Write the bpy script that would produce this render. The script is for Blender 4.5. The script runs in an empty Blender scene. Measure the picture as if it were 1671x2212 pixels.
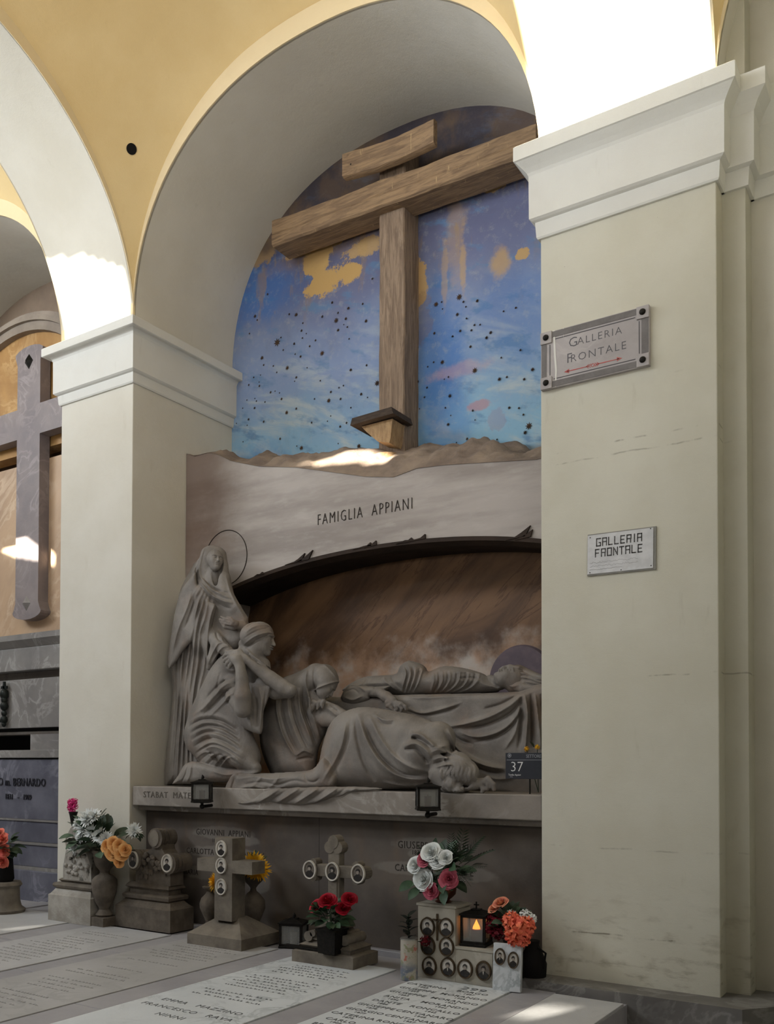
import bpy, bmesh, math, random
import numpy as np
from mathutils import Vector, Matrix
random.seed(7); rng = np.random.default_rng(7)
S = bpy.context.scene
COL = S.collection
# ---------------- camera ----------------
EYE = np.array([2.3984, -5.9054, 1.45])
F, PX, PY = 1998.1, 746.77, 1608.78
def _basis():
    yaw, pit, rol = -.594, .0217, .0031
    fw = np.array([np.sin(yaw)*np.cos(pit), np.cos(yaw)*np.cos(pit), np.sin(pit)])
    r = np.cross(fw, [0, 0, 1]); r /= np.linalg.norm(r); u = np.cross(r, fw)
    return fw, r*np.cos(rol)+u*np.sin(rol), -r*np.sin(rol)+u*np.cos(rol)
FW, RT, UP = _basis()
cd = bpy.data.cameras.new('camera'); cam = bpy.data.objects.new('camera', cd); COL.objects.link(cam)
cd.sensor_fit = 'HORIZONTAL'; cd.sensor_width = 36; cd.lens = 36*F/1671
cd.shift_x = (835.5-PX)/1671; cd.shift_y = (PY-1106)/1671; cd.clip_start = .05
cam.matrix_world = Matrix(((RT[0], UP[0], -FW[0], EYE[0]), (RT[1], UP[1], -FW[1], EYE[1]), (RT[2], UP[2], -FW[2], EYE[2]), (0, 0, 0, 1)))
S.camera = cam
def ray(x, y): return FW+RT*(x-PX)/F-UP*(y-PY)/F
def aY(x, y, Y): d = ray(x, y); return EYE+d*((Y-EYE[1])/d[1])
def aX(x, y, X): d = ray(x, y); return EYE+d*((X-EYE[0])/d[0])
def aZ(x, y, Z): d = ray(x, y); return EYE+d*((Z-EYE[2])/d[2])
# ---------------- light ----------------
W = bpy.data.worlds.new('sky'); S.world = W; W.use_nodes = True
W.node_tree.nodes['Background'].inputs[0].default_value = (.75, .86, 1, 1)
W.node_tree.nodes['Background'].inputs[1].default_value = 1.0
def area(name, loc, tgt, sx, sy, power, col):
    l = bpy.data.lights.new(name, 'AREA'); l.shape = 'RECTANGLE'; l.size = sx; l.size_y = sy; l.energy = power; l.color = col
    o = bpy.data.objects.new(name, l); COL.objects.link(o); o.location = loc
    o.rotation_euler = (Vector(tgt)-Vector(loc)).to_track_quat('-Z', 'Y').to_euler(); return o
area('assumed_left_key', (-9.5, -6.0, 6.9), (-2.2, 0, 4.8), 5, 2.0, 720, (.90, .95, 1))  # assumed key lamp, free in the hall, for high left light; no window built
area('front_fill', (-3.2, -6.0, 7.4), (-2.2, 0, 5.6), 3, 1.4, 110, (.92, .96, 1))  # added front fill, evens out the niche wall; no window here
area('soffit_fill', (-1.5, -8.6, 3.0), (-1.5, -6.0, 11.5), 9, 2.6, 480, (1, .97, .93))  # added fill lamp aimed upward to brighten the arch soffits
area('right_fill', (4.6, -6.5, 5.9), (-3.6, .8, 6.9), 2.4, 2.0, 105, (1, .97, .92))  # added fill for the left soffit and pillar side; no window here
SUN = Vector((.3, 1, -.2126)).normalized()
sl = bpy.data.lights.new('sun', 'SUN'); sl.energy = 45; sl.angle = math.radians(.53); sl.color = (1, .93, .8)
so = bpy.data.objects.new('sun', sl); COL.objects.link(so); so.rotation_euler = SUN.to_track_quat('-Z', 'Y').to_euler(); so.location = (-3, -14, 9)
S.view_settings.view_transform = 'Standard'; S.view_settings.look = 'None'
S.view_settings.gamma = 1; S.view_settings.use_curve_mapping = False; S.view_settings.exposure = 0.0

# ---------------- material helpers ----------------
def lin(c):
    return tuple(((v/255)/12.92 if v/255 <= .04045 else ((v/255+.055)/1.055)**2.4) for v in c)+(1,)
class NT:
    def __init__(s, name, rough=.8):
        s.m = bpy.data.materials.new(name); s.m.use_nodes = True; s.t = s.m.node_tree; s.n = s.t.nodes
        s.b = s.n['Principled BSDF']; s.b.inputs['Roughness'].default_value = rough
        s.b.inputs['Specular IOR Level'].default_value = .25
        s.geo = s.n.new('ShaderNodeNewGeometry').outputs['Position']
        s.obj = s.n.new('ShaderNodeTexCoord').outputs['Object']
    def put(s, i, v):
        if hasattr(v, 'is_output'): s.t.links.new(v, i)
        else: i.default_value = v
    def math(s, op, a, b=0.0, c=None, clamp=False):
        n = s.n.new('ShaderNodeMath'); n.operation = op; n.use_clamp = clamp
        s.put(n.inputs[0], a); s.put(n.inputs[1], b)
        if c is not None: s.put(n.inputs[2], c)
        return n.outputs[0]
    def noise(s, scale, detail=4, vec=None, stretch=None, rough=.6, dist=0.0):
        n = s.n.new('ShaderNodeTexNoise'); n.inputs['Scale'].default_value = scale; n.inputs['Detail'].default_value = detail
        n.inputs['Roughness'].default_value = rough; n.inputs['Distortion'].default_value = dist
        v = vec if vec is not None else s.geo
        if stretch:
            m = s.n.new('ShaderNodeMapping'); m.inputs['Scale'].default_value = stretch[:3]
            if len(stretch) > 3:      # turn first, then stretch
                m.vector_type = 'TEXTURE'; m.inputs['Scale'].default_value = [1/q for q in stretch[:3]]; m.inputs['Rotation'].default_value = stretch[3:6]
            s.t.links.new(v, m.inputs[0]); v = m.outputs[0]
        s.t.links.new(v, n.inputs['Vector']); return n.outputs['Fac']
    def ramp(s, f, lo, hi):
        n = s.n.new('ShaderNodeMapRange'); n.interpolation_type = 'SMOOTHSTEP'; n.clamp = True
        s.put(n.inputs[0], f); s.put(n.inputs[1], lo); s.put(n.inputs[2], hi); return n.outputs[0]
    def mix(s, f, a, b):
        n = s.n.new('ShaderNodeMix'); n.data_type = 'RGBA'; n.clamp_factor = True
        s.put(n.inputs[0], f); s.put(n.inputs[6], a); s.put(n.inputs[7], b); return n.outputs[2]
    def sep(s, v=None):
        n = s.n.new('ShaderNodeSeparateXYZ'); s.t.links.new(v or s.geo, n.inputs[0]); return n.outputs
    def blob(s, cx, cz, rx, rz, wob, soft=.35, XZ=None):
        o = XZ or s.sep()
        a = s.math('POWER', s.math('ABSOLUTE', s.math('DIVIDE', s.math('SUBTRACT', o[0], cx), rx)), 2.0)
        b = s.math('POWER', s.math('ABSOLUTE', s.math('DIVIDE', s.math('SUBTRACT', o[2], cz), rz)), 2.0)
        d = s.math('ADD', s.math('SQRT', s.math('ADD', a, b)), wob)
        return s.ramp(d, 1+soft, 1-soft)
    def bump(s, h, dist=.01, strength=.5):
        n = s.n.new('ShaderNodeBump'); n.inputs['Strength'].default_value = strength; n.inputs['Distance'].default_value = dist
        s.t.links.new(h, n.inputs['Height']); s.t.links.new(n.outputs[0], s.b.inputs['Normal'])
    def col(s, c): s.put(s.b.inputs['Base Color'], c); return s.m
MATS = {}
def simple(name, c1, c2=None, scale=3, rough=.8, bump=.004, bscale=60, metal=0.0, lo=.3, hi=.7, stretch=None, vec='geo', spec=.25):
    if name in MATS: return MATS[name]
    t = NT(name, rough); c2 = c2 or c1
    v = t.geo if vec == 'geo' else t.obj
    t.col(t.mix(t.ramp(t.noise(scale, 6, vec=v, stretch=stretch), lo, hi), lin(c1), lin(c2)))
    t.b.inputs['Metallic'].default_value = metal; t.b.inputs['Specular IOR Level'].default_value = spec
    if bump: t.bump(t.noise(bscale, 3, vec=v), bump, .6)
    MATS[name] = t.m; return t.m
def marble(name, c1, c2, vein, vs=2.2, rough=.45, amt=.6, stretch=(1, 1, 1)):
    if name in MATS: return MATS[name]
    t = NT(name, rough)
    base = t.mix(t.ramp(t.noise(1.7, 7, stretch=stretch), .3, .7), lin(c1), lin(c2))
    n = t.noise(vs, 9, stretch=stretch, dist=1.2)
    v = t.ramp(t.math('ABSOLUTE', t.math('SUBTRACT', n, .5)), .05, 0.0)
    v = t.math('MULTIPLY', v, t.math('MULTIPLY', t.ramp(t.noise(1.1, 3), .4, .65), amt))
    t.col(t.mix(v, base, lin(vein))); t.bump(t.noise(45, 4), .003, .4)
    MATS[name] = t.m; return t.m

# ---------------- object helpers ----------------
def link(name, me, mat, parent=None, smooth=False):
    o = bpy.data.objects.new(name, me); COL.objects.link(o)
    if mat is not None and not me.materials: me.materials.append(mat)
    if parent is not None: o.parent = parent
    if smooth: me.polygons.foreach_set('use_smooth', [True]*len(me.polygons))
    return o
def tag(o, label=None, cat=None, group=None, kind=None):
    if label: o['label'] = label
    if cat: o['category'] = cat
    if group: o['group'] = group
    if kind: o['kind'] = kind
    return o
def empty(name, loc=(0, 0, 0), rz=0, label=None, cat=None, group=None, kind=None):
    o = bpy.data.objects.new(name, None); COL.objects.link(o); o.location = loc; o.rotation_euler.z = rz; o.empty_display_size = .1
    return tag(o, label, cat, group, kind)
def copy_tree(o, parent=None):
    c = o.copy(); COL.objects.link(c); c.parent = parent
    for ch in list(o.children): copy_tree(ch, c)
    return c
class MB:
    """collects shapes into one mesh"""
    def __init__(s): s.v = []; s.f = []
    def add(s, vs, fs):
        n = len(s.v); s.v += [tuple(map(float, v)) for v in vs]; s.f += [tuple(i+n for i in f) for f in fs]; return s
    def box(s, x0, x1, y0, y1, z0, z1, bev=0.0):
        if bev <= 0:
            vs = [(x, y, z) for x in (x0, x1) for y in (y0, y1) for z in (z0, z1)]
            return s.add(vs, [(0, 1, 3, 2), (4, 6, 7, 5), (0, 4, 5, 1), (2, 3, 7, 6), (0, 2, 6, 4), (1, 5, 7, 3)])
        bm = bmesh.new(); bmesh.ops.create_cube(bm, size=1)
        for v in bm.verts: v.co = ((x0+x1)/2+v.co.x*(x1-x0), (y0+y1)/2+v.co.y*(y1-y0), (z0+z1)/2+v.co.z*(z1-z0))
        bmesh.ops.bevel(bm, geom=bm.edges[:], offset=bev, segments=2, affect='EDGES', profile=.5)
        return s.bm(bm)
    def bm(s, bm, M=None):
        bm.verts.index_update()
        vs = [(M @ v.co if M else v.co.copy()) for v in bm.verts]
        s.add([tuple(v) for v in vs], [tuple(v.index for v in f.verts) for f in bm.faces]); bm.free(); return s
    def prism(s, pts, axis, a, b, flip=False):
        """extrude closed 2D polygon pts along axis from a to b. axis 0:X(pts=YZ) 1:Y(pts=XZ) 2:Z(pts=XY)"""
        n = len(pts)
        def P(p, t): return (t, p[0], p[1]) if axis == 0 else ((p[0], t, p[1]) if axis == 1 else (p[0], p[1], t))
        vs = [P(p, a) for p in pts]+[P(p, b) for p in pts]
        return s.add(vs, [tuple(range(n)), tuple(range(2*n-1, n-1, -1))]+[(i, (i+1) % n, n+(i+1) % n, n+i) for i in range(n)])
    def tube(s, pts, r, n=8, closed=False, caps=True):
        pts = [Vector(p) for p in pts]; m = len(pts); rs = r if isinstance(r, (list, tuple)) else [r]*m
        vs = []; up = None
        for i, p in enumerate(pts):
            if closed: t = pts[(i+1) % m]-pts[i-1]
            else: t = pts[min(i+1, m-1)]-pts[max(i-1, 0)]
            if t.length < 1e-9: t = Vector((0, 0, 1))
            t.normalize()
            if up is None: up = t.orthogonal().normalized()
            up = (up-t*up.dot(t)); up = up.normalized() if up.length > 1e-6 else t.orthogonal().normalized()
            q = t.cross(up)
            for k in range(n):
                a = 2*math.pi*k/n; vs.append(p+(up*math.cos(a)+q*math.sin(a))*rs[i])
        fs = []
        for i in range(m if closed else m-1):
            j = (i+1) % m
            for k in range(n): fs.append((i*n+k, i*n+(k+1) % n, j*n+(k+1) % n, j*n+k))
        if not closed and caps: fs += [tuple(range(n-1, -1, -1)), tuple(range((m-1)*n, m*n))]
        return s.add(vs, fs)
    def lathe(s, prof, c=(0, 0, 0), n=24, sq=None):
        """prof [(r,z)]; sq: number of sides with square symmetry"""
        vs = []; m = len(prof)
        for r, z in prof:
            for k in range(n):
                a = 2*math.pi*(k+.5)/n
                vs.append((c[0]+r*math.cos(a), c[1]+r*math.sin(a), c[2]+z))
        fs = [(i*n+k, i*n+(k+1) % n, (i+1)*n+(k+1) % n, (i+1)*n+k) for i in range(m-1) for k in range(n)]
        fs += [tuple(range(n-1, -1, -1)), tuple(range((m-1)*n, m*n))]
        return s.add(vs, fs)
    def frustum(s, z0, h0x, h0y, z1, h1x, h1y, c=(0, 0)):
        vs = [(c[0]+sx*hx, c[1]+sy*hy, z) for z, hx, hy in ((z0, h0x, h0y), (z1, h1x, h1y)) for sx, sy in ((-1, -1), (1, -1), (1, 1), (-1, 1))]
        return s.add(vs, [(3, 2, 1, 0), (4, 5, 6, 7)]+[(i, (i+1) % 4, 4+(i+1) % 4, 4+i) for i in range(4)])
    def ball(s, c, r, sz=None, sub=2, M=None):
        bm = bmesh.new(); bmesh.ops.create_icosphere(bm, subdivisions=sub, radius=1)
        sz = sz or (r, r, r)
        for v in bm.verts: v.co = Vector((v.co.x*sz[0], v.co.y*sz[1], v.co.z*sz[2]))
        if M: bmesh.ops.transform(bm, matrix=M, verts=bm.verts)
        for v in bm.verts: v.co += Vector(c)
        return s.bm(bm)
    def build(s, name, mat, parent=None, smooth=False, loc=None):
        me = bpy.data.meshes.new(name)
        vs = s.v
        if loc is not None: vs = [(v[0]-loc[0], v[1]-loc[1], v[2]-loc[2]) for v in vs]
        me.from_pydata(vs, [], s.f); me.validate()
        b = bmesh.new(); b.from_mesh(me); bmesh.ops.recalc_face_normals(b, faces=b.faces); b.to_mesh(me); b.free()
        o = link(name, me, mat, parent, False)
        if loc is not None: o.location = loc
        if smooth:
            me.polygons.foreach_set('use_smooth', [True]*len(me.polygons))
            try: me.set_sharp_from_angle(angle=math.radians(smooth if smooth > 1 else 40))
            except Exception: pass
        return o
def text(name, body, size, M, mat, parent, depth=.002, align='CENTER', sx=1.0, spacing=1.0, shear=0, offset=0.0):
    c = bpy.data.curves.new(name, 'FONT'); c.body = body; c.size = size; c.extrude = depth; c.align_x = align; c.align_y = 'CENTER'
    c.space_character = spacing; c.resolution_u = 2; c.shear = shear; c.offset = offset
    t = bpy.data.objects.new(name, c); COL.objects.link(t)
    me = bpy.data.meshes.new_from_object(t.evaluated_get(bpy.context.evaluated_depsgraph_get())) if False else None
    bpy.context.view_layer.update(); dg = bpy.context.evaluated_depsgraph_get()
    me = bpy.data.meshes.new_from_object(t.evaluated_get(dg)); bpy.data.objects.remove(t); bpy.data.curves.remove(c)
    me.transform(M @ Matrix.Diagonal((sx, 1, 1, 1))); me.materials.clear()
    o = link(name, me, mat, parent); o['kind'] = 'stuff' if len(body) > 2 else 'part'
    if len(body) <= 2: del o['kind']
    return o
def wallM(p, tilt=0): # text facing -Y
    return Matrix.Translation(Vector(p)) @ Matrix.Rotation(math.pi/2, 4, 'X') @ Matrix.Rotation(tilt, 4, 'Z')
def floorM(p): return Matrix.Translation(Vector(p))
# ---------------- setting materials ----------------
def plaster(name, c1, c2, dirt=None, joints=False):
    t = NT(name, .85)
    c = t.mix(t.ramp(t.noise(1.3, 6), .3, .7), lin(c1), lin(c2))
    n2 = t.noise(9, 5, stretch=(1, 1, .25))
    c = t.mix(t.math('MULTIPLY', t.ramp(n2, .62, .78), .25), c, lin(dirt or c2))
    o = t.sep()
    if joints:   # rubbed dirt lines where the wall was scraped, and grime near its foot
        g = t.math('MULTIPLY', t.ramp(o[2], .9, .05), t.ramp(t.noise(5, 6, stretch=(1, 1, 3)), .5, .72))
        c = t.mix(t.math('MULTIPLY', g, .55), c, lin((110, 96, 70)))
        for z, a, lo in ((3.55, .6, .56), (3.47, .4, .52), (2.02, .45, .5), (3.92, .3, .55), (.92, .3, .5), (.36, .7, .5)):
            d = t.math('ABSOLUTE', t.math('SUBTRACT', t.math('ADD', o[2], t.math('MULTIPLY', t.noise(3, 3), .05)), z+.025))
            l = t.math('MULTIPLY', t.ramp(d, .008, .001), t.ramp(t.noise(4, 5, stretch=(1, 1, .2)), lo, lo+.12))
            c = t.mix(t.math('MULTIPLY', l, a), c, lin((86, 74, 56)))
        sp = t.ramp(t.noise(38, 2), .77, .8)
        c = t.mix(t.math('MULTIPLY', sp, .5), c, lin((110, 100, 80)))
    t.bump(t.math('ADD', t.noise(220, 2), t.math('MULTIPLY', t.noise(14, 4), 1.5)), .0025, .6)
    return t.col(c)
M_PL = plaster('cream_plaster', (214, 210, 198), (206, 201, 187), (184, 176, 156))
M_PLJ = plaster('cream_plaster_scraped', (206, 203, 188), (197, 193, 176), (154, 146, 122), True)
M_CAP = plaster('whitewashed_moulding', (220, 219, 212), (213, 211, 203), (170, 165, 152))
M_YEL = plaster('ochre_vault_plaster', (222, 198, 148), (215, 189, 137), (202, 175, 124))
M_BND = plaster('pale_arch_band_plaster', (228, 210, 172), (221, 203, 164), (200, 180, 145))
M_GREYM = marble('grey_marble', (140, 136, 132), (118, 114, 112), (176, 172, 168), 2.6)
M_DADO = marble('dark_grey_marble', (104, 97, 90), (84, 78, 73), (128, 121, 112), 1.6, amt=.3)
M_BLUEM = marble('bluish_marble', (112, 112, 122), (84, 84, 94), (150, 150, 160), 2.4)
M_FLR = marble('floor_grey_marble', (160, 158, 160), (144, 142, 145), (176, 174, 174), 2, amt=.3)
M_SLABW = marble('white_slab_marble', (208, 212, 214), (194, 198, 200), (130, 138, 140), 3.4, amt=.7)
M_SLABG = marble('worn_slab_marble', (184, 184, 184), (170, 170, 170), (150, 150, 150), 2.2, amt=.4)
M_SLABD = marble('grey_slab_marble', (172, 171, 170), (160, 159, 157), (136, 134, 132), 2.0, amt=.4)  # slightly darker grey than the worn slabs
M_INK = simple('worn_letter_paint', (66, 68, 70), (96, 98, 98), 30, .7, 0)
M_INKF = simple('faded_letter_paint', (128, 126, 124), (146, 144, 140), 30, .7, 0)
M_STONE = simple('weathered_grey_stone', (126, 118, 106), (98, 91, 82), 6, .85, .006, 50)
M_BEIGE = marble('peach_marble', (188, 160, 130), (166, 140, 116), (206, 184, 158), 1.8, amt=.7, stretch=(1, 1, .5, 0, .6, 0))
M_OCHREM = marble('ochre_marble', (176, 136, 82), (150, 112, 66), (196, 162, 112), 1.6, amt=.7)
M_DARK = simple('plain_black', (20, 18, 17), None, rough=.95, bump=0)  # flat black; in the vent hole and slot it paints the inner darkness
M_IRON = simple('blackened_iron', (30, 29, 27), (42, 39, 35), 40, .5, .002, 80, .6)

XC = -1.985; HW = 1.985; ZS = 5.50; RISE = 1.88; N_ = 2.25; YB = 1.377
def arch(x, hw=HW, rise=RISE): u = min(1, abs(x)/hw); return rise*(1-u**N_)**(1/N_)
def arch_pts(hw, rise, n=48):
    out = []
    for i in range(n+1):
        th = math.pi*i/n; c, s_ = math.cos(th), math.sin(th)
        out.append((math.copysign(abs(c)**(2/N_), -c)*hw, s_**(2/N_)*rise))
    return out
A_T, H_T = 2.2, 2.0
def trans(y, extra=0.0):           # height of transverse arch above springing, y<=0
    t = min(-y, A_T); return (H_T+extra)*math.sqrt(max(0, 1-(1-t/A_T)**2))
YV = -4.4
# bays: (x_left, x_right)
BAYS = [(-19.0+.12, -14.91), (-13.91, -9.94), (-8.94, -4.97), (-3.97, 0.0), (1.137, 5.107)]
BAYS = BAYS[1:]
# ---- niche barrels and wall arches ----
for k, (xl, xr) in enumerate(BAYS):
    xc = (xl+xr)/2; pts = arch_pts(HW, RISE); mb = MB()
    inn = [(xc+p[0], ZS+p[1]) for p in pts]; n = len(inn)
    # soffit of the wall arch (barrel from wall face back to the niche wall)
    vs = [(p[0], 0, p[1]) for p in inn]+[(p[0], YB+.1, p[1]) for p in inn]
    out_ = [(xc+p[0]*1.12+0, ZS+p[1]*1.12) for p in pts]
    vs += [(p[0], YB+.1, p[1]+.12) for p in inn]+[(p[0], .01, p[1]+.12) for p in inn]
    fs = []
    for a in range(4):
        b = (a+1) % 4
        if a == 3: continue
        fs += [(a*n+i, a*n+i+1, b*n+i+1, b*n+i) for i in range(n-1)]
    mb.add(vs, fs)
    o = mb.build('trim_%d' % (k+1), M_PL, None, 60)
    tag(o, ['far bay arch soffit', 'grey-white arch soffit beyond the left pillar', 'wide grey-white arch soffit over the starry niche', 'arch soffit right of the big pillar'][k], None, None, 'structure')
    # face band of the wall arch
    mb = MB(); t_ = .1
    oo = [(xc+p[0]*(1+.065), ZS+p[1]*(1+.095)) for p in pts]
    vs = [(p[0], -.012, p[1]) for p in inn]+[(p[0], -.012, p[1]) for p in oo]+[(p[0], .02, p[1]) for p in oo]+[(p[0], .02, p[1]) for p in inn]
    fs = []
    for a in range(4):
        b = (a+1) % 4; fs += [(a*n+i, a*n+i+1, b*n+i+1, b*n+i) for i in range(n-1)]
    mb.add(vs, fs); mb.build('arch_band', M_BND, o, 60)
# ---- vault webs ----
vault = empty('ceiling', (0, 0, 0), kind='structure')
for k, (xl, xr) in enumerate(BAYS):
    xc = (xl+xr)/2; nx, ny = 48, 40; vs = []; fs = []
    for j in range(ny+1):
        y = -4.4*(j/ny)**1.7
        for i in range(nx+1):
            a = math.pi*i/nx; x = -math.cos(a)*HW*1.0
            q = arch(x)*1.095; p = trans(y, .12)
            z = ZS+math.sqrt(q*q+p*p)
            vs.append((xc+x, y-.0, z))
    fs = [(j*(nx+1)+i, j*(nx+1)+i+1, (j+1)*(nx+1)+i+1, (j+1)*(nx+1)+i) for j in range(ny) for i in range(nx)]
    MB().add(vs, fs).build('vault_web', M_YEL, vault, 60)
# ---- transverse arches ----
TX = [(-14.91, -13.91), (-9.94, -8.94), (-4.97, -3.97), (0.0, 1.137)]
for k, (x0, x1) in enumerate(TX):
    mb = MB(); ys = [-4.4*(i/60)**2 for i in range(61)]
    prof = [(y-.0, ZS+trans(y)) for y in ys]; n = len(prof)
    vs = [(x0, a, b) for a, b in prof]+[(x1, a, b) for a, b in prof]+[(x1, a+.02, b+.2+.0*a) for a, b in prof]+[(x0, a+.02, b+.2) for a, b in prof]
    fs = []
    for a in range(4):
        b = (a+1) % 4; fs += [(a*n+i, a*n+i+1, b*n+i+1, b*n+i) for i in range(n-1)]
    mb.add(vs, fs)
    # filling up to the vault above the springing
    o = mb.build('trim_%d' % (k+5), M_PL, None, 50); o['kind'] = 'structure'
    # painted pale edge strips on its two flanks
    for sx, xx in ((1, x1), (-1, x0)):
        pr_ = [(y, ZS+trans(y)) for y in ys]
        pts2 = [(xx+sx*.006, a, b+.0) for a, b in pr_]+[(xx+sx*.006, a+.01, b+.14) for a, b in pr_]+[(xx-sx*.01, a+.01, b+.14) for a, b in pr_]+[(xx-sx*.01, a, b) for a, b in pr_]
        ff = []
        for a in range(4):
            b = (a+1) % 4; ff += [(a*n+i, a*n+i+1, b*n+i+1, b*n+i) for i in range(n-1)]
        MB().add(pts2, ff).build('edge_strip', M_BND, o, 50)
# oculus hole in the web: a black disc, the darkness inside painted on
hy = -.3
hx_, hz_ = -3.69, 6.88
def web_z(x, y, xc): q = arch(x-xc)*1.095; p = trans(y, .12); return ZS+math.sqrt(q*q+p*p)
d_ = ray(284, 322); tt = None
for s_ in np.linspace(5, 12, 1400):
    P = EYE+d_*s_
    if P[1] < 0 and P[0] > -3.97 and P[2] > web_z(P[0], P[1], XC): tt = P; break
if tt is None: tt = np.array([hx_, hy, hz_])
e = 1e-3; gx = (web_z(tt[0]+e, tt[1], XC)-web_z(tt[0]-e, tt[1], XC))/2/e; gy = (web_z(tt[0], tt[1]+e, XC)-web_z(tt[0], tt[1]-e, XC))/2/e
nv = Vector((gx, gy, -1)).normalized()
mb = MB(); bm = bmesh.new(); bmesh.ops.create_cone(bm, cap_ends=True, segments=24, radius1=.045, radius2=.045, depth=.02)
mb.bm(bm, Matrix.Translation(Vector(tt)+nv*.0) @ nv.to_track_quat('Z', 'Y').to_matrix().to_4x4())
mb.build('vent_hole', M_DARK, vault)
# ---- pillars ----
def pillar(x0, x1, zz, name_label, mat, depth=YB+.02, top=None, right_return=True):
    P = empty('pillar', ((x0+x1)/2, 0, 0), 0, name_label, 'pillar')
    ox = (x0+x1)/2
    zt, z1, z2, z3, z4 = zz     # top of fascia, underside fascia, underside frieze cavetto top, ...
    MB().box(x0-ox, x1-ox, 0, depth, -.2, z4+.02, .006).build('shaft', mat, P)
    prof = [(.015, z4), (.022, z4+.012), (.028, z3-.02), (.028, z3-.008), (.045, z3), (.06, z3+.012), (.062, z2), (.07, z2+.02), (.09, z2+.045), (.13, z1-.005), (.14, z1), (.14, zt-.01), (.13, zt)]
    mb = MB(); n = 4; vs = []; nprof = len(prof)
    for d, z in prof:
        for (cx, cy, sx, sy) in ((x0, 0, -1, -1), (x1, 0, 1, -1), (x1, depth, 1, 0), (x0, depth, -1, 0)):
            vs.append((cx-ox+sx*d, cy+sy*d, z))
    fs = [(i*4+k, i*4+(k+1) % 4, (i+1)*4+(k+1) % 4, (i+1)*4+k) for i in range(nprof-1) for k in range(4)]
    fs += [(3, 2, 1, 0), tuple((nprof-1)*4+k for k in range(4))]
    mb.add(vs, fs).build('capital', M_CAP, P)
    return P
ZL = (5.52, 5.435, 5.39, 5.065, 4.965)
ZR = (5.655, 5.55, 5.46, 5.155, 5.035)
for x0, x1 in TX[:2]: pillar(x0, x1, ZL, 'far cream pillar beyond the left bays', M_PL)
PL_ = pillar(-4.97, -3.97, ZL, 'cream plastered pillar left of the sculpted tomb, beside the arch with the stone cross', M_PL)
PR_ = pillar(0.0, 1.137, ZR, 'big cream pillar at right carrying two signs', M_PLJ)
# upper blocks above capitals (impost of the arches)
mb = MB()
for (x0, x1), z in zip(TX, (5.5, 5.5, 5.5, 5.6)): mb.box(x0, x1, -.0, YB+.05, z, ZS+.35)
o = mb.build('trim_9', M_PL); o['kind'] = 'structure'
# spandrel wall above the wall arches is closed by a back skin
# stepped pilasters right of the big pillar
st = empty('wall_right', (0, 0, 0), kind='structure')
steps = [(1.137, 1.275, .16), (1.275, 1.42, .34), (1.42, 2.6, .55)]
for i, (a, b, y) in enumerate(steps):
    MB().box(a-.02, b, y, YB+.2, -.2, 9.5, .004).build('stepped_pilaster', M_PLJ if i < 1 else M_PL, st)
    prof = [(.02, ZR[4]), (.028, ZR[3]-.01), (.06, ZR[3]), (.062, ZR[2]), (.09, ZR[2]+.045), (.14, ZR[1]), (.14, ZR[0]-.0)]
    mb = MB(); vs = []
    for d, z in prof:
        vs += [(a-.1, y-d, z), (b+d, y-d, z), (b+d, y+.3, z), (a-.1, y+.3, z)]
    fs = [(j*4+k, j*4+(k+1) % 4, (j+1)*4+(k+1) % 4, (j+1)*4+k) for j in range(len(prof)-1) for k in range(4)]
    fs += [(3, 2, 1, 0), tuple((len(prof)-1)*4+k for k in range(4))]
    mb.add(vs, fs).build('capital_return', M_CAP, st)
MB().box(1.85, 2.6, -1.6, YB, -.2, 9.5, .004).build('unseen_light_block', M_PLJ, st)  # out of view, added to keep right fill off the stepped pilasters
# ---- outer shell of the gallery (behind and beside the viewer) ----
def screen(name, x0, x1, z0, z1, y, holes, mat, th=.12):
    """wall in plane y, with openings given as predicates on (x,z), built of 6 cm cells merged into boxes"""
    mb = MB(); zs = [z0]
    hz = sorted(set([z0, z1]+[v for h in holes for v in (h[1], h[3])]))
    for a, b in zip(hz[:-1], hz[1:]):
        cuts = []
        for h in holes:
            if h[1] < b-1e-6 and h[3] > a+1e-6: cuts.append((h[0], h[2]))
        cuts.sort(); x = x0
        for c0, c1 in cuts:
            if c0 > x: mb.box(x, c0, y, y+th, a, b)
            x = max(x, c1)
        if x < x1: mb.box(x, x1, y, y+th, a, b)
    o = mb.build(name, mat); o['kind'] = 'structure'; return o
YO = -9.2
def back(P, y=YO):                  # follow the sun backwards to the outer wall
    k = (P[1]-y)/SUN.y; return P[0]-SUN.x*k, P[2]-SUN.z*k
def rows(poly, step=.05):           # opening outline (x,z polygon on the outer wall) into thin rectangles
    zs = [p[1] for p in poly]; out = []; z = min(zs)
    while z < max(zs)-1e-6:
        zz = min(z+step, max(zs)); zm = (z+zz)/2; xs = []
        for (xa, za), (xb, zb) in zip(poly, poly[1:]+poly[:1]):
            if (za-zm)*(zb-zm) < 0: xs.append(xa+(xb-xa)*(zm-za)/(zb-za))
        xs.sort()
        if len(xs) > 1: out.append((xs[0], round(z, 4), xs[1], round(zz, 4)))
        z = zz
    return out
holes = []  # invented wall openings, each shaped so the sun lands on a chosen patch
def sun_patch(pts, step=.05): holes.extend(rows([back(p) for p in pts], step))
sun_patch([(-4.87, 0, 5.5), (-3.99, 0, 5.5), (-3.99, 0, 5.98), (-4.4, 0, 6.18), (-4.95, 0, 6.28)])   # left pillar top
sun_patch([(.0, 0, 5.66), (1.16, 0, 5.66), (1.16, 0, 7.3), (.6, 0, 7.5), (-.06, 0, 7.3), (-.06, 0, 6.2)])  # right pillar top
sun_patch([(-2.62, .85, 4.12), (-1.72, .85, 4.04), (-1.74, .85, 4.14), (-1.95, .85, 4.24), (-2.1, .85, 4.32), (-2.4, .85, 4.2)], .04)  # rock ledge
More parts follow.
